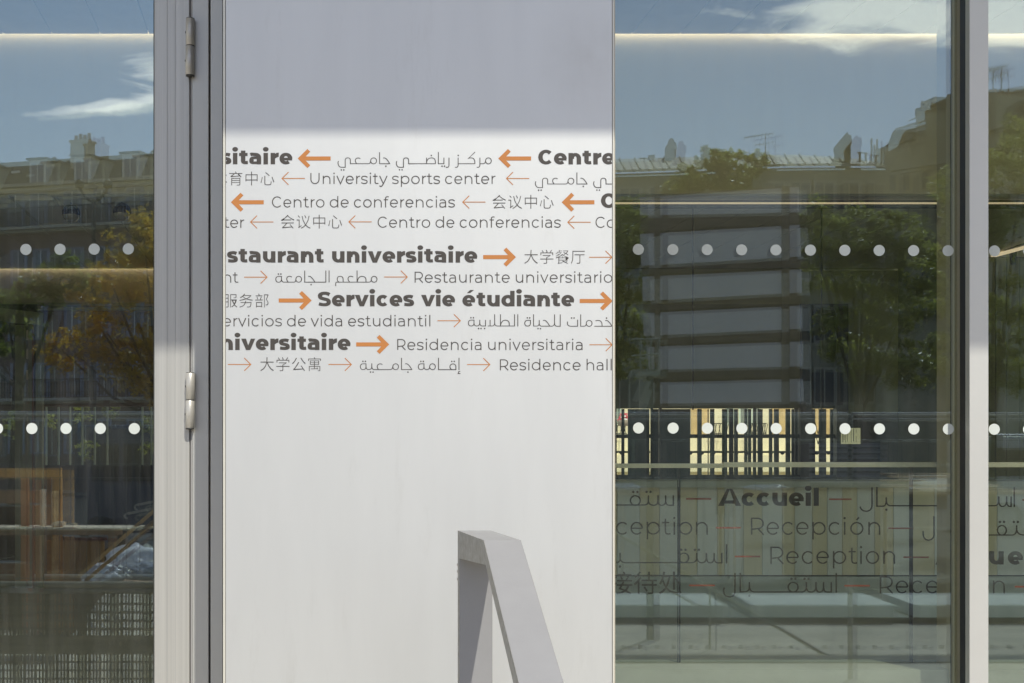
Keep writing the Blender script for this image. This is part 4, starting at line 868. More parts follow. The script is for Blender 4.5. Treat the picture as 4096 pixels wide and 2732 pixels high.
# iron picket fence
YI = 9.6
fe = thing('picket_fence', 'black iron picket fence with round scallops and added dark blocks behind the rear windows', 'fence', (at(2880, 0, YI).x, YI, GZ))
edges = [(2486, 2498), (2512, 2598), (2607, 2700), (2700, 2761), (2790, 2807), (2832, 2835), (2841, 2858), (2889, 2909), (2917, 2934), (2937, 2952), (2978, 2990), (2993, 3005), (3032, 3051), (3077, 3090), (3097, 3116), (3144, 3162), (3167, 3186), (3189, 3207), (3217, 3226), (3234, 3261), (3277, 3305), (3322, 3345), (3348, 3392)]  # widest entries are added dark blocks for dark masses and reflections, not pickets
pk = [((a + b) / 2, b - a) for a, b in edges]
first = None
for px, wd in pk:
    g = MB(); g.pxbox(px - wd / 2, px + wd / 2, 1636, 2120, YI, .03); g.build('picket', m_iron, fe)
for ya, yb_ in ((1804, 1812), (1737, 1746)):
    g = MB(); g.pxbox(2400, 3420, ya, yb_, YI - .03, .02); g.build('rail', m_iron, fe)
g = MB()
for k in range(22):
    c = at(2440 + k * 46, 1811, YI - .028); g.prism([(c.x + .02 * math.cos(t), c.y, c.z - .02 * math.sin(t)) for t in [PI * j / 8 for j in range(9)]], (0, .012, 0))
g.build('scallops', m_iron, fe, kind='stuff')
g = MB()
for px in (3224, 3272):
    for s_ in (-1, 1):
        a = at(px, 1736, YI - .05); g.bar(a, a + Vector((s_ * .035, 0, .14)), .004, n=5); g.bar(a + Vector((0, 0, -.1)), a + Vector((s_ * .03, 0, .03)), .004, n=5)
g.build('brace', m_iron, fe, kind='stuff')
fe2 = thing('picket_fence', 'pale green bar fence seen through the inner doorway at left', 'fence', (at(400, 0, YI).x, YI, GZ))
for px in (184, 233, 279, 328, 378, 428, 568, 604):
    g = MB(); g.pxbox(px - 3, px + 3, 1625, 2240, YI, .02); g.build('bar', m_palegreen, fe2)
tr = tag(MB().box(-14, -2, 14, 14.3, GZ, 5).build('garden_wall', mat('garden_wall_mat', (.012, .014, .012), 1.0, var=.4, spec=.02)), 'dark garden wall beyond the pale bar fence, seen through the left door', 'wall')

# ---------------------------------------------------------------- foliage
def leaf_mat(name, a, b):
    return mat(name, a, .35, var=.5, vscale=.9, var2=b, trans=.65, spec=.8)
def crown_mesh(mb, blobs, n, size, seed, flat=.6):
    rnd = random.Random(seed)
    tot = sum(b[3] ** 2 for b in blobs)
    for cx, cy_, cz, r, in blobs:
        nb = int(n * r * r / tot)
        sub = [(Vector((rnd.gauss(0, 1), rnd.gauss(0, 1), rnd.gauss(0, 1))).normalized() * (r * rnd.uniform(.45, 1.0)), r * rnd.uniform(.16, .34)) for _ in range(max(8, int(26)))]
        for k in range(nb):
            sc, sr = sub[rnd.randrange(len(sub))]
            v = Vector((rnd.gauss(0, 1), rnd.gauss(0, 1), rnd.gauss(0, .7))).normalized() * sr * (rnd.random() ** .45)
            c = Vector((cx, cy_, cz)) + sc + v
            s_ = size * rnd.uniform(.6, 1.35)
            a = Vector((rnd.gauss(0, 1), rnd.gauss(0, 1), rnd.gauss(0, .6))).normalized(); b = a.cross(Vector((rnd.gauss(0, .5), rnd.gauss(0, .5), 1))).normalized()
            mb.add([c - a * s_, c - b * s_ * .45, c + a * s_, c + b * s_ * .45], [(0, 1, 2, 3)])
def tree(label, base, blobs, m, n, size, seed, name='tree', group='trees across the street'):
    t = thing(name, label, 'tree', (base[0], base[1], GZ), group)
    top = min(b[2] for b in blobs)
    g = MB(); g.bar((base[0], base[1], GZ), (base[0] + .1, base[1], top + .2), .13, .07, n=10)
    rnd = random.Random(seed)
    for b in blobs[:6]:
        p = Vector((base[0] + .08, base[1], top * rnd.uniform(.6, .95))); q = Vector(b[:3]); mid = p.lerp(q, .5) + Vector((0, 0, -.2))
        g.bar(p, mid, .04, .03, n=7); g.bar(mid, q, .03, .012, n=7)
    g.build('trunk', mat('bark', (.07, .055, .04), .9, var=.4, vscale=12), t)
    g = MB(); crown_mesh(g, blobs, n, size, seed); g.build('crown', m, t, fix=False)
    return t
m_lo = leaf_mat('leaf_gold', (.78, .50, .06), (.42, .33, .06))
m_lg = leaf_mat('leaf_green', (.44, .46, .11), (.27, .28, .07))
m_ly = leaf_mat('leaf_yellow_green', (.30, .34, .08), (.12, .16, .03))
def bl(px, py, Yv, rpx): p = rf(px, py, Yv); return (p.x, p.y, p.z, rpx * (CAM_D + Yv) / FOC)
tree('golden autumn tree mirrored in the left door glass, the most orange of the trees', tuple(rf(640, 2000, 22))[:2],
     [bl(580, 960, 22, 150), bl(430, 1080, 21, 110), bl(330, 1190, 22, 90), bl(620, 1200, 23, 200), bl(430, 1330, 22, 150), bl(250, 1400, 22, 90), bl(560, 1480, 22, 170), bl(740, 950, 24, 240)], m_lo, 16000, .06, 3)
tree('pale yellow green tree low behind the golden one in the left door glass', tuple(rf(60, 2000, 19))[:2],
     [bl(130, 1180, 19, 110), bl(250, 1110, 19, 90), bl(40, 1280, 19, 120), bl(-120, 1300, 20, 160)], m_ly, 6000, .075, 4)
tree('dark green tree mirrored beside the right edge of the sign panel', tuple(rf(2440, 2100, 20))[:2],
     [bl(2480, 880, 20, 130), bl(2400, 1000, 20, 190), bl(2520, 1120, 20, 110), bl(2470, 1300, 20, 130), bl(2350, 1200, 20, 160), bl(2480, 1450, 20, 110), bl(2530, 1000, 20, 80)], m_lg, 14000, .05, 5)
tree('slender green tree rising in front of the zinc roof', tuple(rf(2880, 2000, 34))[:2],
     [bl(2860, 650, 34, 75), bl(2950, 690, 34, 80), bl(3030, 650, 34, 50), bl(2760, 720, 34, 80), bl(2690, 760, 34, 55), bl(2900, 790, 34, 100)], m_lg, 8000, .08, 6)
tree('broad green tree mirrored in the middle of the large right pane', tuple(rf(3420, 2100, 24))[:2],
     [bl(3250, 900, 24, 110), bl(3400, 960, 24, 140), bl(3560, 930, 24, 130), bl(3450, 1150, 24, 150), bl(3600, 1250, 24, 140), bl(3300, 1080, 24, 120), bl(3650, 1080, 24, 130), bl(3330, 1330, 24, 120), bl(3520, 1430, 24, 150), bl(3690, 1450, 24, 120)], m_lg, 20000, .06, 8)
tree('tall green tree mirrored around the white mullion at the right edge', tuple(rf(3950, 2100, 19))[:2],
     [bl(3800, 760, 19, 100), bl(3980, 700, 19, 150), bl(4090, 600, 20, 150), bl(3850, 950, 19, 140), bl(4050, 950, 19, 200), bl(3820, 1200, 19, 120), bl(4000, 1250, 19, 130), bl(3900, 650, 20, 60), bl(3850, 1420, 19, 120), bl(4020, 1480, 19, 140)], m_lg, 19000, .05, 9)

iv = MB()
crown_mesh(iv, [tuple(at(x, y, 12.6)) + (r * 16.4 / FOC,) for x, y, r in ((330, 1650, 45), (200, 1690, 30), (585, 1700, 40), (592, 1790, 35), (440, 1640, 40), (350, 1800, 40), (60, 1700, 60))], 1500, .03, 31)
o = iv.build('climbing_ivy', m_ly, fix=False); tag(o, 'bright ivy scraps hanging before the dark garden wall, seen through the left door', 'ivy'); o['kind'] = 'stuff'
# ---------------------------------------------------------------- buildings across the street (mirrored in the glass)
m_slate = mat('slate_mansard', (.16, .15, .125), .7, var=.15, vscale=2)
m_stone = mat('warm_limestone', (.62, .57, .44), .85, var=.15, vscale=.6)
m_brown = mat('reddish_render', (.26, .18, .14), .85, var=.2, vscale=.8)
m_zinc = mat('zinc_roof', (.36, .35, .32), .6, metal=.1, var=.15, vscale=.6)
m_darkzinc = mat('dark_zinc', (.09, .09, .095), .6)
m_wf = mat('window_white', (.85, .85, .80), .6)
m_pane = mat('far_pane', (.10, .12, .15), .08, spec=.8)
m_shut = mat('blue_grey_shutter', (.30, .33, .42), .6)
m_pot = mat('chimney_pot', (.40, .24, .15), .8)
def zpx(py, px, Yv): return CAM_Z + (HY - py) * (CAM_D + Yv) / FOC
# left: mansard building
bA, bB = rf(-900, 0, 70), rf(1500, 0, 61)
Pf, ln = fr((bA.x, bA.y), (bB.x, bB.y))
def sx_at(px):                                                   # distance along the left facade seen at pixel px
    k = (px - CX) / FOC
    # solve x = k*(D+Yv) on the line
    ax, ay, bx, by = bA.x, -bA.y, bB.x, -bB.y
    t = (k * (CAM_D + ay) - ax) / ((bx - ax) - k * (by - ay)); return t * ln
ZR, ZE = 16.6, 15.0
zr = 16.55; ze = CAM_Z + (HY - 735) * 69.5 / FOC
mb1 = thing('mansard_building', 'limestone apartment house with slate mansard and dormers mirrored in the left door', 'building', (bA.x, bA.y, GZ))
g = MB(); fbox(g, Pf, 0, ln, 0, 10, GZ, ze); g.build('wall', m_stone, mb1)
zmid = CAM_Z + (HY - 785) * 69.5 / FOC
g = MB(); fbox(g, Pf, 0, ln, -.05, 0, GZ, zmid - .6); g.build('lower_wall', m_brown, mb1)
g = MB(); g.hexa([Pf(0, .1, ze), Pf(ln, .1, ze), Pf(ln, 9, ze), Pf(0, 9, ze), Pf(0, 1.0, zr), Pf(ln, 1.0, zr), Pf(ln, 8, zr), Pf(0, 8, zr)]); g.build('roof', m_slate, mb1)
for k, (dz_, dd) in enumerate(((0, -.35), (-.28, -.18), (-.75, -.12))):
    g = MB(); fbox(g, Pf, 0, ln, dd, .05, ze + dz_ - .16, ze + dz_); g.build('cornice', m_stone, mb1)
for px in (-90, 152, 332, 525, 720):
    s0 = sx_at(px)
    g = MB(); fbox(g, Pf, s0 - .48, s0 + .48, -.02, 1.1, ze + .02, zr - .22); dm = g.build('dormer', m_wf, mb1)
    g = MB(); fbox(g, Pf, s0 - .34, s0 + .34, -.05, -.021, ze + .08, zr - .42); g.build('window', m_shut, dm)
    g = MB(); fbox(g, Pf, s0 - .03, s0 + .03, -.07, -.051, ze + .08, zr - .42); g.build('glazing_bar', m_wf, dm)
    g = MB(); fbox(g, Pf, s0 - .6, s0 + .6, -.15, 1.1, zr - .22, zr - .12); g.build('dormer_roof', m_darkzinc, dm)
s0 = sx_at(50); g = MB(); fbox(g, Pf, s0 - .25, s0 + .2, .3, .4, ze + .7, ze + .82); g.build('roof_window', m_wf, mb1)
def chimney(P, s, d, w_, dd, z0, z1, parent, pots=3, m=m_stone):
    g = MB(); fbox(g, P, s - w_ / 2, s + w_ / 2, d, d + dd, z0, z1); c = g.build('chimney', m, parent)
    g = MB(); fbox(g, P, s - w_ / 2 - .06, s + w_ / 2 + .06, d - .06, d + dd + .06, z1, z1 + .1); g.build('cap', m, c)
    for i in range(pots):
        q = P(s - w_ / 2 + w_ * (i + .5) / pots, d + dd / 2, z1 + .1)
        g = MB(); g.lathe(q, [(.11, 0), (.09, .28 + .07 * (i % 2)), (.12, .3 + .07 * (i % 2)), (0, .31 + .07 * (i % 2))], 10); g.build('pot', m_pot, c)
chimney(Pf, sx_at(290), .6, 1.0, .7, ze + .4, CAM_Z + (HY - 556) * 69 / FOC, mb1, 4)
for px, h in ((118, .25), (195, .4), (530, .3), (405, .12)):
    q = Pf(sx_at(px), 2.2, zr); g = MB(); g.lathe(q, [(.14, 0), (.14, h), (.24, h + .02), (0, h + .22)], 10); g.build('roof_vent', m_darkzinc, mb1)
for k in range(5):
    z0 = zmid - 2.1 - k * 2.9 + .55
    for px in (-60, 70, 160, 295, 415, 545, 660):
        s0 = sx_at(px + (10 if k % 2 else 0))
        g = MB(); fbox(g, Pf, s0 - .5, s0 + .5, -.09, -.052, z0, z0 + 1.75); wf = g.build('window', m_shut, mb1)
        g = MB(); fbox(g, Pf, s0 - .3, s0 + .3, -.12, -.091, z0 + .1, z0 + 1.65); g.build('pane', m_pane, wf)
        g = MB(); fbox(g, Pf, s0 - .03, s0 + .03, -.14, -.121, z0 + .1, z0 + 1.65); g.build('glazing_bar', m_wf, wf)
    if k == 0 or k == 3:
        g = MB(); fbox(g, Pf, 2, ln - 2, -.7, -.06, z0 - .22, z0 - .08); g.build('balcony_slab', m_stone, mb1)
        g = MB(); s = 2
        while s < ln - 2:
            g.bar(Pf(s, -.66, z0 - .08), Pf(s, -.66, z0 + .85), .018, n=4); s += .16
        g.bar(Pf(2, -.66, z0 + .85), Pf(ln - 2, -.66, z0 + .85), .03, n=4); g.bar(Pf(2, -.66, z0 + .2), Pf(ln - 2, -.66, z0 + .2), .02, n=4)
        g.build('balcony_railing', m_iron, mb1)
# right: long low building with a zinc roof
YZ = 60
cA, cB, cC = rf(1900, 0, 58), rf(3060, 0, YZ), rf(3640, 0, 60)
zt = lambda py, Yv=YZ: CAM_Z + (HY - py) * (CAM_D + Yv) / FOC
zb = thing('zinc_roofed_building', 'long building with pale standing seam zinc roof mirrored high in the right pane', 'building', (cB.x, cB.y, GZ))
g = MB()
ridge = [(1900, 655, 61), (2460, 636, 61), (2900, 624, 61.5), (3150, 618, 62), (3300, 624, 62), (3560, 648, 62), (3640, 656, 62)]
eave = [(1900, 695, 59), (2460, 680, 59), (2700, 672, 59), (2900, 663, 59), (3150, 655, 59.5), (3300, 654, 59.5), (3560, 655, 60), (3640, 660, 60)]
def interp(L_, px):
    for (a0, b0, c0), (a1, b1, c1) in zip(L_, L_[1:]):
        if a0 <= px <= a1:
            t = (px - a0) / (a1 - a0); return rf(px, b0 + (b1 - b0) * t, c0 + (c1 - c0) * t)
xs = list(range(1900, 3641, 60))
R_ = [interp(ridge, x) for x in xs]; E_ = [interp(eave, x) for x in xs]
for i in range(len(xs) - 1):
    g.hexa([E_[i] - Vector((0, 0, .12)), E_[i + 1] - Vector((0, 0, .12)), R_[i + 1] - Vector((0, 0, .12)), R_[i] - Vector((0, 0, .12)), E_[i], E_[i + 1], R_[i + 1], R_[i]])
g.build('roof', m_zinc, zb)
for i in range(0, len(xs)):
    g = MB(); e_, r_ = E_[i] + Vector((0, 0, .04)), (interp(ridge, xs[i] - 22) if xs[i] > 1930 else R_[i]) + Vector((0, 0, .04)); g.bar(e_, r_, .02, rect=(.03, .03)); g.build('seam', mat('zinc_seam', (.20, .20, .19), .6), zb)
g = MB()
for i in range(len(xs) - 1): g.hexa([Vector((E_[i].x, E_[i].y - .2, GZ)), Vector((E_[i + 1].x, E_[i + 1].y - .2, GZ)), Vector((R_[i + 1].x, R_[i + 1].y - 6, GZ)), Vector((R_[i].x, R_[i].y - 6, GZ)), E_[i] - Vector((0, .2, .15)), E_[i + 1] - Vector((0, .2, .15)), Vector((R_[i + 1].x, R_[i + 1].y - 6, R_[i + 1].z - .2)), Vector((R_[i].x, R_[i].y - 6, R_[i].z - .2))])
g.build('wall', mat('olive_render', (.40, .385, .30), .85, var=.12, vscale=.5), zb)
g = MB(); g.bar(E_[0] - Vector((0, -.02, .2)), E_[-1] - Vector((0, -.02, .2)), .05, rect=(.06, .1)); 
for r in range(4):
    for px in (2520, 2640, 3100, 3205, 3300, 3400, 3500, 3590):
        c = interp(eave, px); z1 = c.z - .75 - r * 2.9; y_ = c.y - .2
        g = MB(); g.box(c.x - .6, c.x + .6, y_, y_ + .05, z1 - 1.8, z1); wf = g.build('window', mat('olive_frame', (.60, .58, .48), .7), zb)
        g = MB(); g.box(c.x - .42, c.x - .03, y_ + .05, y_ + .07, z1 - 1.65, z1 - .12); g.build('pane', m_pane, wf)
        g = MB(); g.box(c.x + .03, c.x + .42, y_ + .05, y_ + .07, z1 - 1.65, z1 - .12); g.build('pane', m_pane, wf)
def solid(pts, Yv, depth, name, m, parent):                      # traced outline given real distance and thickness
    g = MB(); c_ = rf(sum(x for x, y in pts) / len(pts), 0, Yv); e_ = Vector((c_.x, -(Yv + CAM_D), 0)).normalized() * depth
    if max(x for x, y in pts) - min(x for x, y in pts) > 40: e_.x += depth * .02 * (1 if c_.x > 0 else -1)
    g.prism([rf(x, y, Yv) for x, y in pts], e_); return g.build(name, m, parent)
m_chim = mat('pale_chimney', (.46, .46, .44), .8, var=.15)
solid([(2660, 634), (2660, 590), (2672, 575), (2674, 560), (2682, 553), (2694, 553), (2698, 568), (2706, 570), (2702, 600), (2702, 632)], 61, .9, 'chimney', m_chim, zb)
solid([(2558, 636), (2558, 630), (2586, 630), (2586, 636)], 61, .5, 'roof_hatch', m_darkzinc, zb)
solid([(2592, 634), (2592, 620), (2620, 618), (2620, 634)], 61, .5, 'roof_hatch', m_chim, zb)
solid([(3338, 646), (3338, 604), (3334, 594), (3382, 534), (3390, 528), (3393, 537), (3406, 540), (3404, 546), (3401, 550), (3401, 622), (3401, 646)], 60, 1.6, 'chimney', mat('dark_party_wall', (.10, .095, .075), .85), zb)
for px, py in ((3440, 610), (3463, 612)):
    q = rf(px, 648, 61); h = zt(py, 61) - q.z; g = MB(); g.lathe(q, [(.06, 0), (.06, h - .03), (.14, h - .02), (.14, h), (0, h + .03)], 10); g.build('roof_vent', m_chim, zb)
for px, py, wd in ((3486, 553, 8), (3497, 580, 8), (3508, 557, 8)):
    g = MB(); a = rf(px, 650, 61); g.bar(a, (a.x, a.y, zt(py, 61)), .05 * wd / 8, n=8); g.build('flue_pipe', m_chim, zb)
an = thing('tv_antenna', 'thin rooftop aerial on the zinc roof above the slender tree', 'antenna', tuple(rf(3062, 622, 61)))
def aerial(t, px, py, Yv, s=1.0, base=625):
    g = MB(); a = rf(px, base, Yv); b = rf(px, py, Yv); g.bar(a, b, .02, n=6); g.build('mast', m_darkzinc, t)
    g = MB(); g.bar(b + Vector((-1.0 * s, 0, -.18 * s)), b + Vector((.35 * s, 0, .04)), .018, n=5)
    for k in range(9): p = b + Vector((-1.0 * s, 0, -.18 * s)).lerp(Vector((.35 * s, 0, .04)), k / 8); g.bar(p + Vector((0, -.2, -.05)), p + Vector((0, .2, .05)), .012, n=4)
    g.build('boom', m_darkzinc, t)
    g = MB(); c = b - Vector((0, 0, .45 * s)); g.bar(c + Vector((-.5 * s, 0, -.08)), c + Vector((.35 * s, 0, .05)), .015, n=5)
    for k in range(5): p = (c + Vector((-.5 * s, 0, -.08))).lerp(c + Vector((.35 * s, 0, .05)), k / 4); g.bar(p + Vector((0, 0, -.12)), p + Vector((0, 0, .12)), .01, n=4)
    g.build('element', m_darkzinc, t)
aerial(an, 3062, 536, 61)
# stepped apartment block at the right
m_blk = mat('block_render', (.56, .52, .40), .85, var=.15, vscale=.5)
m_blkd = mat('block_dark', (.12, .11, .09), .85, var=.15)
m_pw = mat('party_wall', (.50, .48, .36), .85, var=.12, vscale=.4)
m_sil = mat('silver_slates', (.42, .40, .37), .35, metal=.4, var=.5, vscale=3)
sb = thing('stepped_apartment_block', 'tall stepped apartment block with roof terraces mirrored at the right', 'building', tuple(rf(3700, 2100, 50)))
solid([(3502, 610), (3502, 596), (3560, 586), (3690, 560), (3690, 1900), (3502, 1900)], 51, 9, 'wall', m_blk, sb)
solid([(3522, 592), (3545, 590), (3570, 528), (3574, 522), (3668, 512), (3672, 560), (3600, 580)], 51.5, 7, 'mansard_roof', m_blkd, sb)
solid([(3575, 574), (3602, 536), (3618, 532), (3590, 572)], 51.4, .12, 'slate_slope', m_sil, sb); solid([(3598, 570), (3625, 532), (3660, 540), (3664, 552)], 51.4, .12, 'slate_slope', m_sil, sb)
solid([(3664, 440), (3800, 432), (3800, 1900), (3664, 1900)], 50, 11, 'party_wall', m_pw, sb)
solid([(3658, 440), (3664, 432), (3690, 428), (3806, 426), (3806, 436), (3664, 441)], 49.9, 11.2, 'coping', m_blkd, sb)
solid([(3682, 427), (3682, 412), (3688, 408), (3740, 386), (3790, 388), (3806, 400), (3806, 412), (3690, 414)], 51, 6, 'pergola_roof', m_blkd, sb)
for px in (3688, 3706, 3722, 3746, 3760, 3776, 3795):
    solid([(px - 3, 430), (px - 3, 402), (px + 3, 402), (px + 3, 430)], 51, .3, 'post', m_blkd, sb)
g = MB()
for k in range(24):
    a = rf(3580 + k * 3.9, 535 - k * .9, 51); g.bar(a, a + Vector((0, 0, (28 if k > 12 else 18) * 54.8 / FOC)), .014, n=4)
g.build('terrace_railing', m_blkd, sb, kind='stuff')
g = MB(); g.bar(rf(3580, 516, 51), rf(3668, 492, 51), .035, n=6); g.bar(rf(3632, 484, 51), rf(3668, 470, 51), .03, n=6); g.build('handrail', m_wf, sb)
solid([(3788, 400), (3788, 380), (3850, 362), (4200, 350), (4200, 1900), (3788, 1900)], 48, 12, 'wall', m_blkd, sb)
solid([(3955, 385), (3955, 372), (4060, 378), (4096, 366), (4200, 340), (4200, 1900), (3955, 1900)], 46, 2, 'front_wall', m_pw, sb)
solid([(4010, 470), (4030, 430), (4070, 405), (4100, 398), (4200, 390), (4200, 480)], 45.9, .3, 'mansard_roof', m_blkd, sb)
solid([(3955, 515), (4200, 440), (4200, 446), (3955, 522)], 45.6, .4, 'cornice', m_blk, sb)
for px, h in ((3966, 14), (3980, 20), (4003, 12), (4030, 10)):
    q = rf(px, 376, 46.5); g = MB(); g.bar(q, q + Vector((0, 0, h * 50 / FOC)), .08, .07, n=8); g.build('pot', m_pot, sb)
g = MB()
for k in range(22):
    a = rf(4030 + k * 5, 376 - k * .7, 46); g.bar(a, a + Vector((0, 0, 24 * 50 / FOC)), .014, n=4)
g.build('terrace_railing', m_blkd, sb, kind='stuff')
for r in range(5):
    for px in (3570, 3625, 3700, 3752):
        py = 700 + r * 130 + (px - 3570) * -.06
        solid([(px - 12, py + 62), (px - 12, py), (px + 12, py), (px + 12, py + 62)], (50.9 if px < 3660 else 49.9), .06, 'window', m_pane, sb)
solid([(3560, 676), (3800, 640), (3800, 648), (3560, 684)], 49.7, .3, 'cornice', m_blk, sb)
for px, py, lab in ((3972, 282, 'left of two thin aerials on the roof right of the mullion'), (4006, 268, 'right and taller of two thin aerials on the roof right of the mullion')):
    t = thing('tv_antenna', lab, 'antenna', tuple(rf(px, 372, 46.4))); aerial(t, px, py, 46.4, .6, base=374)

# ---------------------------------------------------------------- hoarding of white boards on timber posts
hd = thing('board_stack_frame', 'broad timber frame hung with white boards, mirrored in the middle of the right pane', 'hoarding', tuple(rf(2880, 2300, 14.4)))
m_board = mat('white_board', (.86, .78, .74), .6, var=.04)
m_tim = mat('brown_timber', (.26, .19, .13), .75, var=.35, vscale=4, stretch=(.6, 1, 6))
def hq(px, py): # plane receding to the left
    t = (px - 3205) / (2561 - 3205); return rf(px, py, 14.0 + .72 * t)
def hslab(pts, off, th, name, m):
    g = MB(); q = [hq(*p) + Vector((0, -off, 0)) for p in pts]; g.prism(q, (0, -th, 0)); return g.build(name, m, hd)
bands = [((2561, 790), (3197, 748), (3197, 850), (2561, 862)), ((2561, 937), (3200, 900), (3204, 1026), (2566, 1064)), ((2570, 1107), (3206, 1078), (3208, 1170), (2572, 1204)),
         ((2572, 1253), (3209, 1222), (3210, 1314), (2576, 1344)), ((2590, 1388), (3212, 1365), (3213, 1465), (2596, 1480)), ((2600, 1531), (3213, 1515), (3215, 1606), (2606, 1615))]
for b in bands: hslab(b, 0, .03, 'board', m_board)
hslab(((2576, 780), (3190, 740), (3205, 1640), (2608, 1640)), .032, .02, 'backing_board', m_tim)
for i, (l0, l1) in enumerate(((0, 1), (1, 2), (2, 3), (3, 4), (4, 5))):
    a, b = bands[l0], bands[l1]
    hslab(((a[3][0], a[3][1] + 8), (a[2][0] - 4, a[2][1] + 8), (b[1][0] - 4, b[1][1] - 8), (b[0][0], b[0][1] - 8)), -.01, .02, 'batten', m_tim)
hslab(((2604, 1618), (3222, 1608), (3222, 1652), (2604, 1650)), -.02, .06, 'batten', m_tim)
for xa, xb in ((2618, 2640), (3126, 3158)):
    g = MB(); p, q = hq(xa, 745), hq(xb, 745); g.box(p.x, q.x, p.y - .02, p.y + .04, hq(xa, 1652).z, p.z); g.build('post', m_tim, hd)
for xa in (2783, 3308):
    g = MB(); p, q = hq(xa, 1640), hq(xa + 9, 1640); g.box(p.x, q.x, p.y - .06, p.y - .04, GZ, p.z); g.build('stand', m_iron, hd)
# lifting platform basket and leaning boards to its left
pf = thing('work_platform', 'pale tubular railing of a small work platform mirrored beside the sign edge', 'platform', tuple(rf(2580, 2200, 7.5)))
m_pale = mat('pale_tube', (.45, .47, .40), .5)
for a, b in (((2525, 1357), (2642, 1355)), ((2525, 1424), (2642, 1415)), ((2562, 1357), (2562, 1478)), ((2604, 1357), (2604, 1478)), ((2637, 1355), (2637, 1478))):
    g = MB(); g.bar(rf(*a, 7.5), rf(*b, 7.5), .006, n=8); g.build('tube', m_pale, pf)
g = MB(); g.prism([rf(2530, 1478, 7.5), rf(2642, 1475, 7.5), rf(2642, 1498, 7.5), rf(2530, 1503, 7.5)], (0, -.3, 0)); g.build('deck', m_pale, pf)
g = MB(); g.bar(rf(2600, 1500, 7.7), Vector((rf(2600, 1500, 7.7).x, -7.7, GZ)), .03, n=8); g.build('mast', mat('mast_grey', (.06, .06, .06), .6), pf)
for i, (a, b) in enumerate((((2572, 1525), (2538, 1605)), ((2596, 1525), (2560, 1605)), ((2600, 1560), (2575, 1640)))):
    p, q = rf(*a, 7.2), rf(*b, 7.2); g = MB(); g.bar(q, p, .01, rect=(.02, .008))
    tag(g.build('leaning_board', m_pale), ['leftmost of three pale boards leaning below the work platform', 'middle one of three pale boards leaning below the work platform', 'shortest, lowest of three pale boards leaning below the work platform'][i], 'board', 'leaning boards')

SHEETS_ = (('crumpled pale sheet heap left of the sunlit planks', 3380, 1935, 60, 24), ('low flat pale sheet bundle below the crumpled heap', 3330, 1955, 95, 12), ('small pale sheet bundle mirrored beside the sign panel edge', 2500, 1950, 55, 16), ('flat pale sheet bundle mirrored above the bold printed word', 3060, 1952, 80, 14))
# ---------------------------------------------------------------- building site on the left: barrier, mesh, timber, bags
BY = 5.4
ba = thing('site_barrier', 'grey green perforated site barrier with a rolled top edge, mirrored low in the left door', 'barrier', tuple(rf(300, 2736, BY)))
m_bar = mat('barrier_fabric', (.30, .25, .17), .7, var=.25, vscale=5, bump=.3, bscale=25)
for yt, r in ((2334, 14), (2357, 13)):
    g = MB(); g.bar(rf(-400, yt, BY), rf(1500, yt + 4, BY), r * 9.2 / FOC, n=14); g.build('rolled_edge', m_bar, ba)
g = MB(); x = -400
def bb(xa, xb, ya, yb, th=.004): g.pxbox(xa, xb, ya, yb, BY, th, mir=True)
rows = [(2371, 2381), (2383, 2407), (2416, 2440), (2450, 2473), (2483, 2506), (2516, 2536), (2612, 2638), (2646, 2672), (2679, 2705), (2712, 2732)]
prev = 2366
for ya, yb_ in rows:
    bb(-400, 1500, prev, ya); prev = yb_
bb(-400, 1500, prev, 2745)
x = -400; k = 0
while x < 1500:
    step_ = 14; hole = 6 if (k % 3) else 8
    if k % 3 == 2: step_ = 15; hole = 4
    g.pxbox(x + hole, x + step_, 2366, 2745, BY + .006, .003, mir=True)
    if k % 9 in (6, 7): g.pxbox(x, x + hole + 1, 2366, 2745, BY + .012, .003, mir=True)
    x += step_; k += 1
g.build('perforated_sheet', m_bar, ba, kind='stuff')
stk_ = MB().pxbox(50, 144, 2341, 2368, BY - .03, .003, mir=True).build('sticker', mat('sticker_paper', (.50, .44, .38), .7))
tag(stk_, 'small printed maker sticker with a red emblem on the barrier roll', 'sticker')
def mirtext(txt, x0, x1, base, h, m, off=.0008):
    k = Ink(); word(k, txt, 0, 100, 0, True, scale=h / 45.3) if False else None
    cu = bpy.data.curves.new('t', 'FONT'); cu.body = txt; cu.size = 1.0
    tmp = bpy.data.objects.new('t', cu); COL.objects.link(tmp)
    me = bpy.data.meshes.new_from_object(tmp, depsgraph=bpy.context.evaluated_depsgraph_get()); bpy.data.objects.remove(tmp)
    xs_ = [v.co.x for v in me.vertices]; w0, w1 = min(xs_), max(xs_)
    for v in me.vertices:
        px = x1 - (v.co.x - w0) / (w1 - w0) * (x1 - x0); py = base - v.co.y * h / .72
        p = rf(px, py, BY - .03 - off); v.co = p
    me.materials.clear(); me.materials.append(m); me.name = 'print'
    o = bpy.data.objects.new('print', me); COL.objects.link(o); o.parent = stk_; return o
m_blue = mat('blue_grey_print', (.10, .11, .16), .7)
mirtext('CAUPAMAT', 63, 111, 2352, 7, m_blue)
mirtext('LOCATION DE MATERIEL', 55, 111, 2358.5, 3.2, mat('red_print', (.34, .12, .08), .7)); mirtext('www.caupamat.fr', 65, 111, 2364.5, 3.2, m_blue)
g = MB(); g.prism([rf(x, y, BY - .0315) for x, y in ((123, 2348), (127, 2350), (131, 2350), (137, 2350), (141, 2348), (141, 2358), (137, 2363), (130, 2363), (126, 2359))], (0, .0004, 0)); e = g.build('emblem', mat('emblem_red', (.45, .09, .05), .7)); e.parent = stk_
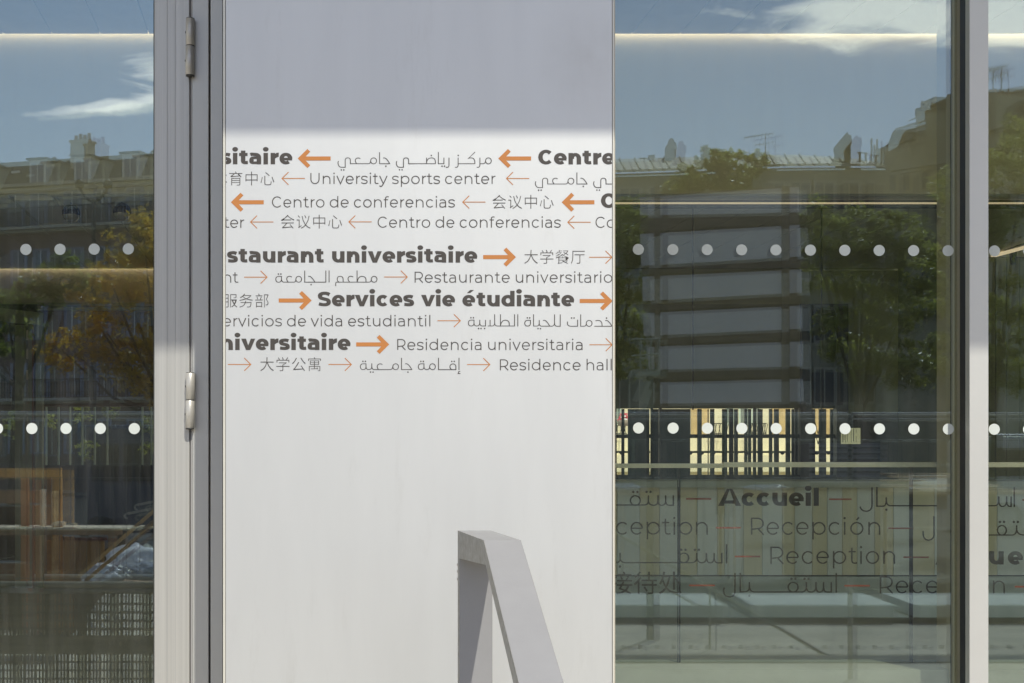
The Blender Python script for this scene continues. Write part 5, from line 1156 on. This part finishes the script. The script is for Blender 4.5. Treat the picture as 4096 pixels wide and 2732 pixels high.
g = MB(); g.prism([rf(x, y, BY - .032) for x, y in ((130, 2353), (138, 2352), (137, 2358), (132, 2358))], (0, .0003, 0)); e = g.build('emblem', mat('emblem_orange', (.55, .28, .06), .7)); e.parent = stk_
# mesh panel
mf = thing('mesh_fence', 'grey wire mesh site fence panel standing above the perforated barrier', 'fence', tuple(rf(300, 2736, 5.6)))
m_wire = mat('galvanised_wire', (.16, .17, .16), .5, metal=.5)
for xa in (-200, 1000, 2200, 3400):
    g = MB(); g.bar(rf(xa, 1640, 5.62), Vector((rf(xa, 0, 5.62).x, -5.62, GZ)), .018, n=8); g.build('post', m_wire, mf)
g = MB()
for k in range(84): x = -230 + k * 53.3; g.bar(rf(x, 1760, 5.6), rf(x, 2325, 5.6), .0019, n=4)
for y in (1758, 1855, 1910, 2109, 2309): g.bar(rf(-300, y, 5.605), rf(4500, y + 3, 5.605), .0022, n=4)
g.build('wire_mesh', m_wire, mf, fix=False, kind='stuff')
for y, r in ((1653, 7), (1674, 3)):
    g = MB(); g.bar(rf(-300, y, 5.62), rf(4500, y + 3, 5.62), r * 9.4 / FOC, n=10); g.build('top_tube', mat('grey_tube', (.50, .49, .48), .5), mf)
# timber crates and bench
m_or = mat('orange_plank', (.98, .47, .15), .7, var=.3, vscale=3, stretch=(.5, 1, 5))
m_or2 = mat('red_orange_plank', (.95, .33, .10), .7, var=.25, vscale=3, stretch=(5, 1, .5))
m_pk = mat('pale_plank', (.95, .75, .52), .7, var=.2, vscale=3, stretch=(.5, 1, 5))
m_dk = mat('weathered_plank', (.38, .24, .14), .8, var=.35, vscale=3, stretch=(.6, 1, 4))
def piece(t, xa, xb, ya, yb, Yv, th, m, name='plank', lean=None):
    g = MB(); g.pxbox(xa, xb, ya, yb, Yv, th, mir=True); return g.build(name, m, t, bevel=.003)
tc1 = thing('timber_crate', 'tall orange timber transport crate frame standing behind the mesh at far left', 'crate', tuple(rf(110, 2500, 8.20)), 'timber crates on the site')
piece(tc1, -160, 253, 1872, 1912, 8.20, .04, m_or); piece(tc1, 218, 253, 1912, 2560, 8.20, .05, m_or); piece(tc1, 196, 214, 1912, 2560, 8.40, .04, m_dk); piece(tc1, 92, 122, 1912, 2560, 8.16, .04, m_or2)
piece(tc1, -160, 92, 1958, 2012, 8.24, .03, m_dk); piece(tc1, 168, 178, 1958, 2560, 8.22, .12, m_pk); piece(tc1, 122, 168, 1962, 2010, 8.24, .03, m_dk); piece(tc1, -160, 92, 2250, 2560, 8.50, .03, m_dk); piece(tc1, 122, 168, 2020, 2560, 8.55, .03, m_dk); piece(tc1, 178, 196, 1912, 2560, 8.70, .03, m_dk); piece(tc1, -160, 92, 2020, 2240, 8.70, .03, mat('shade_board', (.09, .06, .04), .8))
tb = thing('timber_bench', 'long weathered timber work bench with a pale plank on top, behind the mesh', 'bench', tuple(rf(240, 2600, 8.00)))
g = MB(); a, b = rf(-160, 2104, 8.00), rf(500, 2114, 7.80); g.box(a.x, b.x, -8.5, -7.95, b.z - .012, b.z); g.build('plank', m_pk, tb, bevel=.002)
piece(tb, -160, 495, 2116, 2138, 7.98, .03, m_dk, 'apron'); piece(tb, 440, 470, 2138, 2600, 8.00, .06, m_dk, 'leg'); piece(tb, -120, -90, 2138, 2600, 8.00, .06, m_dk, 'leg')
g = MB(); g.prism([rf(205, 2102, 8.10), rf(226, 2086, 8.10), rf(258, 2087, 8.10), rf(256, 2102, 8.10)], (0, -.12, 0)); tag(g.build('offcut', m_pk), 'pale timber offcut lying on the work bench', 'offcut')
tc2 = thing('timber_crate', 'low brown plywood crate under the work bench behind the mesh', 'crate', tuple(rf(340, 2560, 8.30)), 'timber crates on the site')
for i in range(5): piece(tc2, 256 + i * 34, 288 + i * 34, 2160, 2560, 8.30, .02, mat('plywood', (.62, .36, .14), .7, var=.35, vscale=2, stretch=(1, 1, .5)), 'board')
piece(tc2, 240, 430, 2146, 2160, 8.26, .05, mat('dark_red_board', (.16, .03, .03), .7), 'rim'); piece(tc2, 222, 232, 2150, 2560, 8.24, .05, m_pk, 'batten'); piece(tc2, 252, 258, 2150, 2560, 8.24, .05, m_pk, 'batten')
piece(tc2, 170, 222, 2160, 2560, 8.35, .03, m_or, 'board'); piece(tc2, 232, 252, 2160, 2560, 8.35, .03, m_dk, 'board')
for i, (p, q) in enumerate((((318, 2308), (640, 2028)), ((352, 2320), (680, 2050)))):
    g = MB(); g.bar(rf(*p, 6.9 + .1 * i), rf(*q, 6.9 + .1 * i), .01, rect=(.02, .012)); tag(g.build('leaning_plank', [mat('oiled_plank', (.72, .45, .18), .6, var=.3), m_dk][i]), ['honey brown plank leaning diagonally above the white bags', 'dark plank leaning diagonally just below the honey brown one'][i], 'plank')
g = MB(); rnd = random.Random(5); NX, NY = 60, 14
a_, b_ = rf(175, 0, 6).x, rf(1100, 0, 6).x
vs = [(a_ + (b_ - a_) * i / NX, -(5.65 + 1.6 * j / NY), GZ + (.50 * (j / NY) ** .8) * min(1, (i + 1) / 6) + rnd.uniform(-.02, .02)) for j in range(NY + 1) for i in range(NX + 1)]
g.add(vs, [(j * (NX + 1) + i, j * (NX + 1) + i + 1, (j + 1) * (NX + 1) + i + 1, (j + 1) * (NX + 1) + i) for j in range(NY) for i in range(NX)], True)
o = g.build('added_sand_heap', mat('pale_sand', (.72, .64, .50), .95, var=.3, vscale=9, bump=.5, bscale=60)); o['kind'] = 'stuff'; tag(o, 'pale sand heap added behind the site barrier to brighten its holes', 'sand')  # made-up heap, sloped to catch sun so the barrier holes look bright
# plastic rubble bags
m_bag = mat('white_plastic', (.85, .82, .79), .32, var=.15, vscale=5, bump=.5, bscale=14)
def bag(label, px, py, rx, ry, Yv, seed, m):
    rnd = random.Random(seed); c = rf(px, py, Yv); k = (CAM_D + Yv) / FOC; bm = bmesh.new(); bmesh.ops.create_icosphere(bm, subdivisions=4, radius=1)
    ph = [(Vector((rnd.gauss(0, 1.8), rnd.gauss(0, 1.8), rnd.gauss(0, 1.8))), rnd.uniform(0, 6), rnd.uniform(.04, .10)) for _ in range(14)]
    for v in bm.verts:
        d = v.co.copy(); r = 1 + sum(a * (1 - abs(math.sin(p.dot(d) * 1.5 + q))) ** 1.5 for p, q, a in ph) - .18
        z = d.z * r; z = max(z, -.6)
        v.co = (c.x + d.x * r * rx * k, c.y + d.y * r * rx * k * .8, c.z + z * ry * k)
    me = bpy.data.meshes.new('rubble_bag'); bm.to_mesh(me); bm.free(); me.polygons.foreach_set('use_smooth', [True] * len(me.polygons)); me.materials.append(m)
    o = bpy.data.objects.new('rubble_bag', me); COL.objects.link(o); tag(o, label, 'bag', 'rubble bags on the site'); return o
bag('crumpled white plastic bag, tallest of the heap beside the door stile', 545, 2250, 105, 66, 7.8, 1, m_bag)
bag('flat shiny white bag at the front of the heap above the barrier', 420, 2300, 75, 45, 7.55, 2, m_bag)
bag('greyish slumped bag at the right of the heap by the stile', 600, 2290, 90, 40, 7.5, 3, mat('grey_plastic', (.36, .36, .37), .35, var=.2, bump=.4, bscale=12))
pl = tag(MB().box(rf(385, 0, 7.80).x, rf(660, 0, 7.80).x, -8.3, -7.4, GZ, rf(0, 2325, 7.80).z - .02).build('pallet_stack', m_dk), 'low dark stack of pallets that carries the plastic bags', 'pallet stack')
for k, (lab, px, py, rx, ry) in enumerate(SHEETS_):
    bag(lab, px, py, rx, ry, 12.9, 20 + k, m_bag)
# two site lamps hooks / rail ends
hk = thing('scaffold_hook', 'pale hooked scaffold bar resting above the plastic bags', 'scaffold bar', tuple(rf(560, 2030, 8.4)))
for (x0_, y0_) in ((600, 2010), (560, 2045)):
    g = MB(); g.bar(rf(x0_ + 60, y0_ - 12, 8.4), rf(x0_ - 40, y0_ + 8, 8.4), .012, rect=(.012, .012))
    q = [rf(x0_ - 40 - 14 * math.sin(t), y0_ + 8 + 10 - 10 * math.cos(t), 8.4) for t in [k * .5 for k in range(7)]]
    for u_, v_ in zip(q, q[1:]): g.bar(u_, v_, .008, n=6)
    g.build('hook_bar', mat('pale_steel', (.34, .34, .30), .5), hk)
# parked vans and cars further out as dark bluish masses
rc = thing('ribbed_container', 'low grey ribbed metal container mirrored left of the dots above the guard rail', 'container', tuple(rf(3400, 2100, 12)))
for k in range(7):
    g = MB(); g.pxbox(3240, 3520, 1772 + k * 24, 1788 + k * 24, 12, .05, mir=True); g.build('rib', mat('container_grey', (.30, .30, .32), .5), rc)
g = MB(); g.pxbox(3240, 3520, 1765, 2362, 12.05, 1.5, mir=True); g.build('body', mat('container_dark', (.08, .08, .085), .6), rc)
lst = ['topmost pale plank', 'second pale plank', 'short third plank', 'long bright plank', 'lowest long plank']
for k, (xa, xb, ya, yb_) in enumerate(((3480, 3870, 1893, 1898), (3560, 3880, 1903, 1912), (3500, 3700, 1919, 1925), (3480, 3990, 1937, 1946), (3540, 4040, 1955, 1966))):
    p, q = rf(xa, ya, 13.4 - k * .25), rf(xb, ya, 13.3 - k * .25); d = (yb_ - ya) * 17 / FOC
    g = MB(); g.box(p.x, q.x, p.y - .10, p.y + .12, p.z - d, p.z)
    tag(g.build('scaffold_plank', m_pk), lst[k] + ' in the sunlit stack mirrored below the guard rail', 'plank', 'sunlit planks on the site')
tt = thing('trestle_table', 'long dark trestle table that carries the sunlit planks and sheets', 'table', tuple(rf(3300, 2400, 13)))
zt_ = rf(0, 1968, 12.4).z
g = MB(); g.box(rf(2430, 0, 13).x, rf(4200, 0, 13).x, -13.6, -12.3, zt_ - .03, zt_); g.build('tabletop', m_dk, tt)
for px in (2440, 2900, 3480, 4180):
    for yy in (-13.5, -12.4):
        g = MB(); g.box(rf(px, 0, 13).x, rf(px, 0, 13).x + .03, yy, yy + .03, GZ, zt_ - .03); g.build('leg', m_dk, tt)
m_van = mat('dark_blue_paint', (.05, .055, .09), .35, coat=.5); m_gl = mat('vehicle_glass', (.02, .02, .025), .08); m_ty = mat('tyre_rubber', (.015, .015, .015), .8)
def vehicle(label, px0, px1, Yv, prof, m, nm='parked_van', cat='van'):
    a = rf(px0, 0, Yv).x; b = rf(px1, 0, Yv).x; L_ = b - a
    t = thing(nm, label, cat, (a, -Yv, GZ), 'vehicles parked across the street')
    g = MB(); g.prism([(a + L_ * x, -Yv, GZ + z) for x, z in prof], (0, -1.8, 0)); g.build('body', m, t, bevel=.05)
    zt_ = max(z for x, z in prof)
    for (u0, u1) in ((.12, .30), (.33, .52), (.55, .72)):
        g = MB(); g.box(a + L_ * u0, a + L_ * u1, -Yv, -Yv + .012, GZ + zt_ * .58, GZ + zt_ * .86); g.build('window', m_gl, t)
    for u in (.18, .80):
        g = MB(); g.lathe((a + L_ * u, -Yv - .1, GZ + .33), [(0, .12), (.2, .12), (.33, .1), (.33, -.1), (0, -.1)], 20, axis='y'); wl = g.build('wheel', m_ty, t)
        g = MB(); g.lathe((a + L_ * u, -Yv - .1, GZ + .33), [(0, .14), (.17, .13), (.19, .121)], 16, axis='y'); g.build('rim', m_zinc, wl)
    g = MB(); g.box(b - .06, b + .01, -Yv - .4, -Yv - .1, GZ + .75, GZ + .9); g.build('headlight', mat('lamp_lens', (.6, .6, .6), .1), t)
VAN = [(0, .4), (0, 1.9), (.04, 2.05), (.70, 2.05), (.86, 1.35), (.99, 1.1), (1, .4)]
CAR = [(0, .35), (0, .95), (.06, 1.05), (.2, 1.42), (.6, 1.45), (.76, 1.05), (.98, .9), (1, .35)]
vehicle('dark blue van mirrored behind the mesh right of the crates', 300, 900, 17, VAN, m_van)
vehicle('white van mirrored low right of the mullion', 3900, 4600, 24, VAN, mat('white_van_paint', (.6, .6, .6), .35, coat=.5))
# street lamp
sl_ = thing('street_lamp', 'dark double armed street lamp mirrored above the left dots', 'street lamp', (rf(377, 0, 30).x, -30, GZ))
p = rf(377, 800, 30)
g = MB(); g.bar((p.x, p.y, GZ), p, .09, .05, n=10); g.build('pole', m_iron, sl_)
for s_ in (-1, 1):
    g = MB(); q = [p + Vector((s_ * .35 * (k / 6), 0, .35 * (k / 6) ** 2 - .05)) for k in range(7)]
    for u_, v_ in zip(q, q[1:]): g.bar(u_, v_, .035, n=6)
    g.build('arm', m_iron, sl_); g = MB(); g.lathe(q[-1], [(0, -.02), (.1, 0), (.12, .12), (.04, .2), (0, .22)], 12); g.build('lantern', m_iron, sl_)
# thin metal stair rail across the square and low kerb bench
rl = thing('metal_stair_rail', 'thin grey metal stair rail with one post mirrored across the printed words', 'handrail', tuple(rf(2852, 2603, 7.0)))
m_thin = mat('rail_steel', (.30, .30, .24), .5, metal=.4)
ra, rb = rf(2380, 2085, 7.4), rf(3298, 2620, 6.8)
g = MB(); g.bar(ra, rb, .01, rect=(.009, .011)); g.build('rail', m_thin, rl)
g = MB(); g.bar(rf(2380, 2192, 7.4), rf(2911, 2495, 7.0), .008, rect=(.005, .006)); g.build('lower_rail', m_thin, rl)
c = ra.lerp(rb, (2852 - 2380) / (3298 - 2380)); g = MB(); g.bar((c.x, c.y, GZ), c, .010, n=8); g.build('post', m_thin, rl)
kb = thing('kerb_bench', 'long low concrete kerb bench mirrored beneath the printed welcome words', 'bench', tuple(rf(3000, 2495, 8.8)))
m_kb = mat('pale_concrete', (.46, .47, .43), .8, var=.2, vscale=3)
a, b = rf(2300, 2470, 8.8), rf(4400, 2418, 8.8)
for k, (xa, xb) in enumerate(((2200, 2892), (2999, 3575), (3655, 4400))):
    x0_, x1_ = rf(xa, 0, 8.8).x, rf(xb, 0, 8.8).x
    g = MB(); g.box(x0_, x1_, -9.9, -8.8, rf(0, 2470, 8.8).z, rf(0, 2418, 8.8).z); g.build('slab', m_kb, kb, bevel=.008)
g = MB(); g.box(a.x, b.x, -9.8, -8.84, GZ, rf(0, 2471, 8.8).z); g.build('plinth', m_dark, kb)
# rows of tactile studs set in the square
ts = MB()
for r in range(2):
    for k in range(40):
        p = rf(2360 + k * 67, 2603 - r * 9, 7.15 + .12 * r); ts.lathe((p.x, p.y, GZ), [(.022, 0), (.018, .006), (0, .007)], 10)
o = ts.build('tactile_studs', m_dark, None); tag(o, 'row of small dark tactile studs across the sunlit square', 'tactile studs'); o['kind'] = 'stuff'
g = MB(); g.box(-30, 30, -6.75, -6.35, GZ + .004, GZ + .008); struct(g.build('dark_strip', m_dark))  # dark band laid flat across the square
g = MB(); g.box(-80, 80, -58, -10.2, GZ + .004, GZ + .008); struct(g.build('road', mat('asphalt', (.055, .054, .05), .9, var=.3, vscale=1.5, bump=.3, bscale=30)))
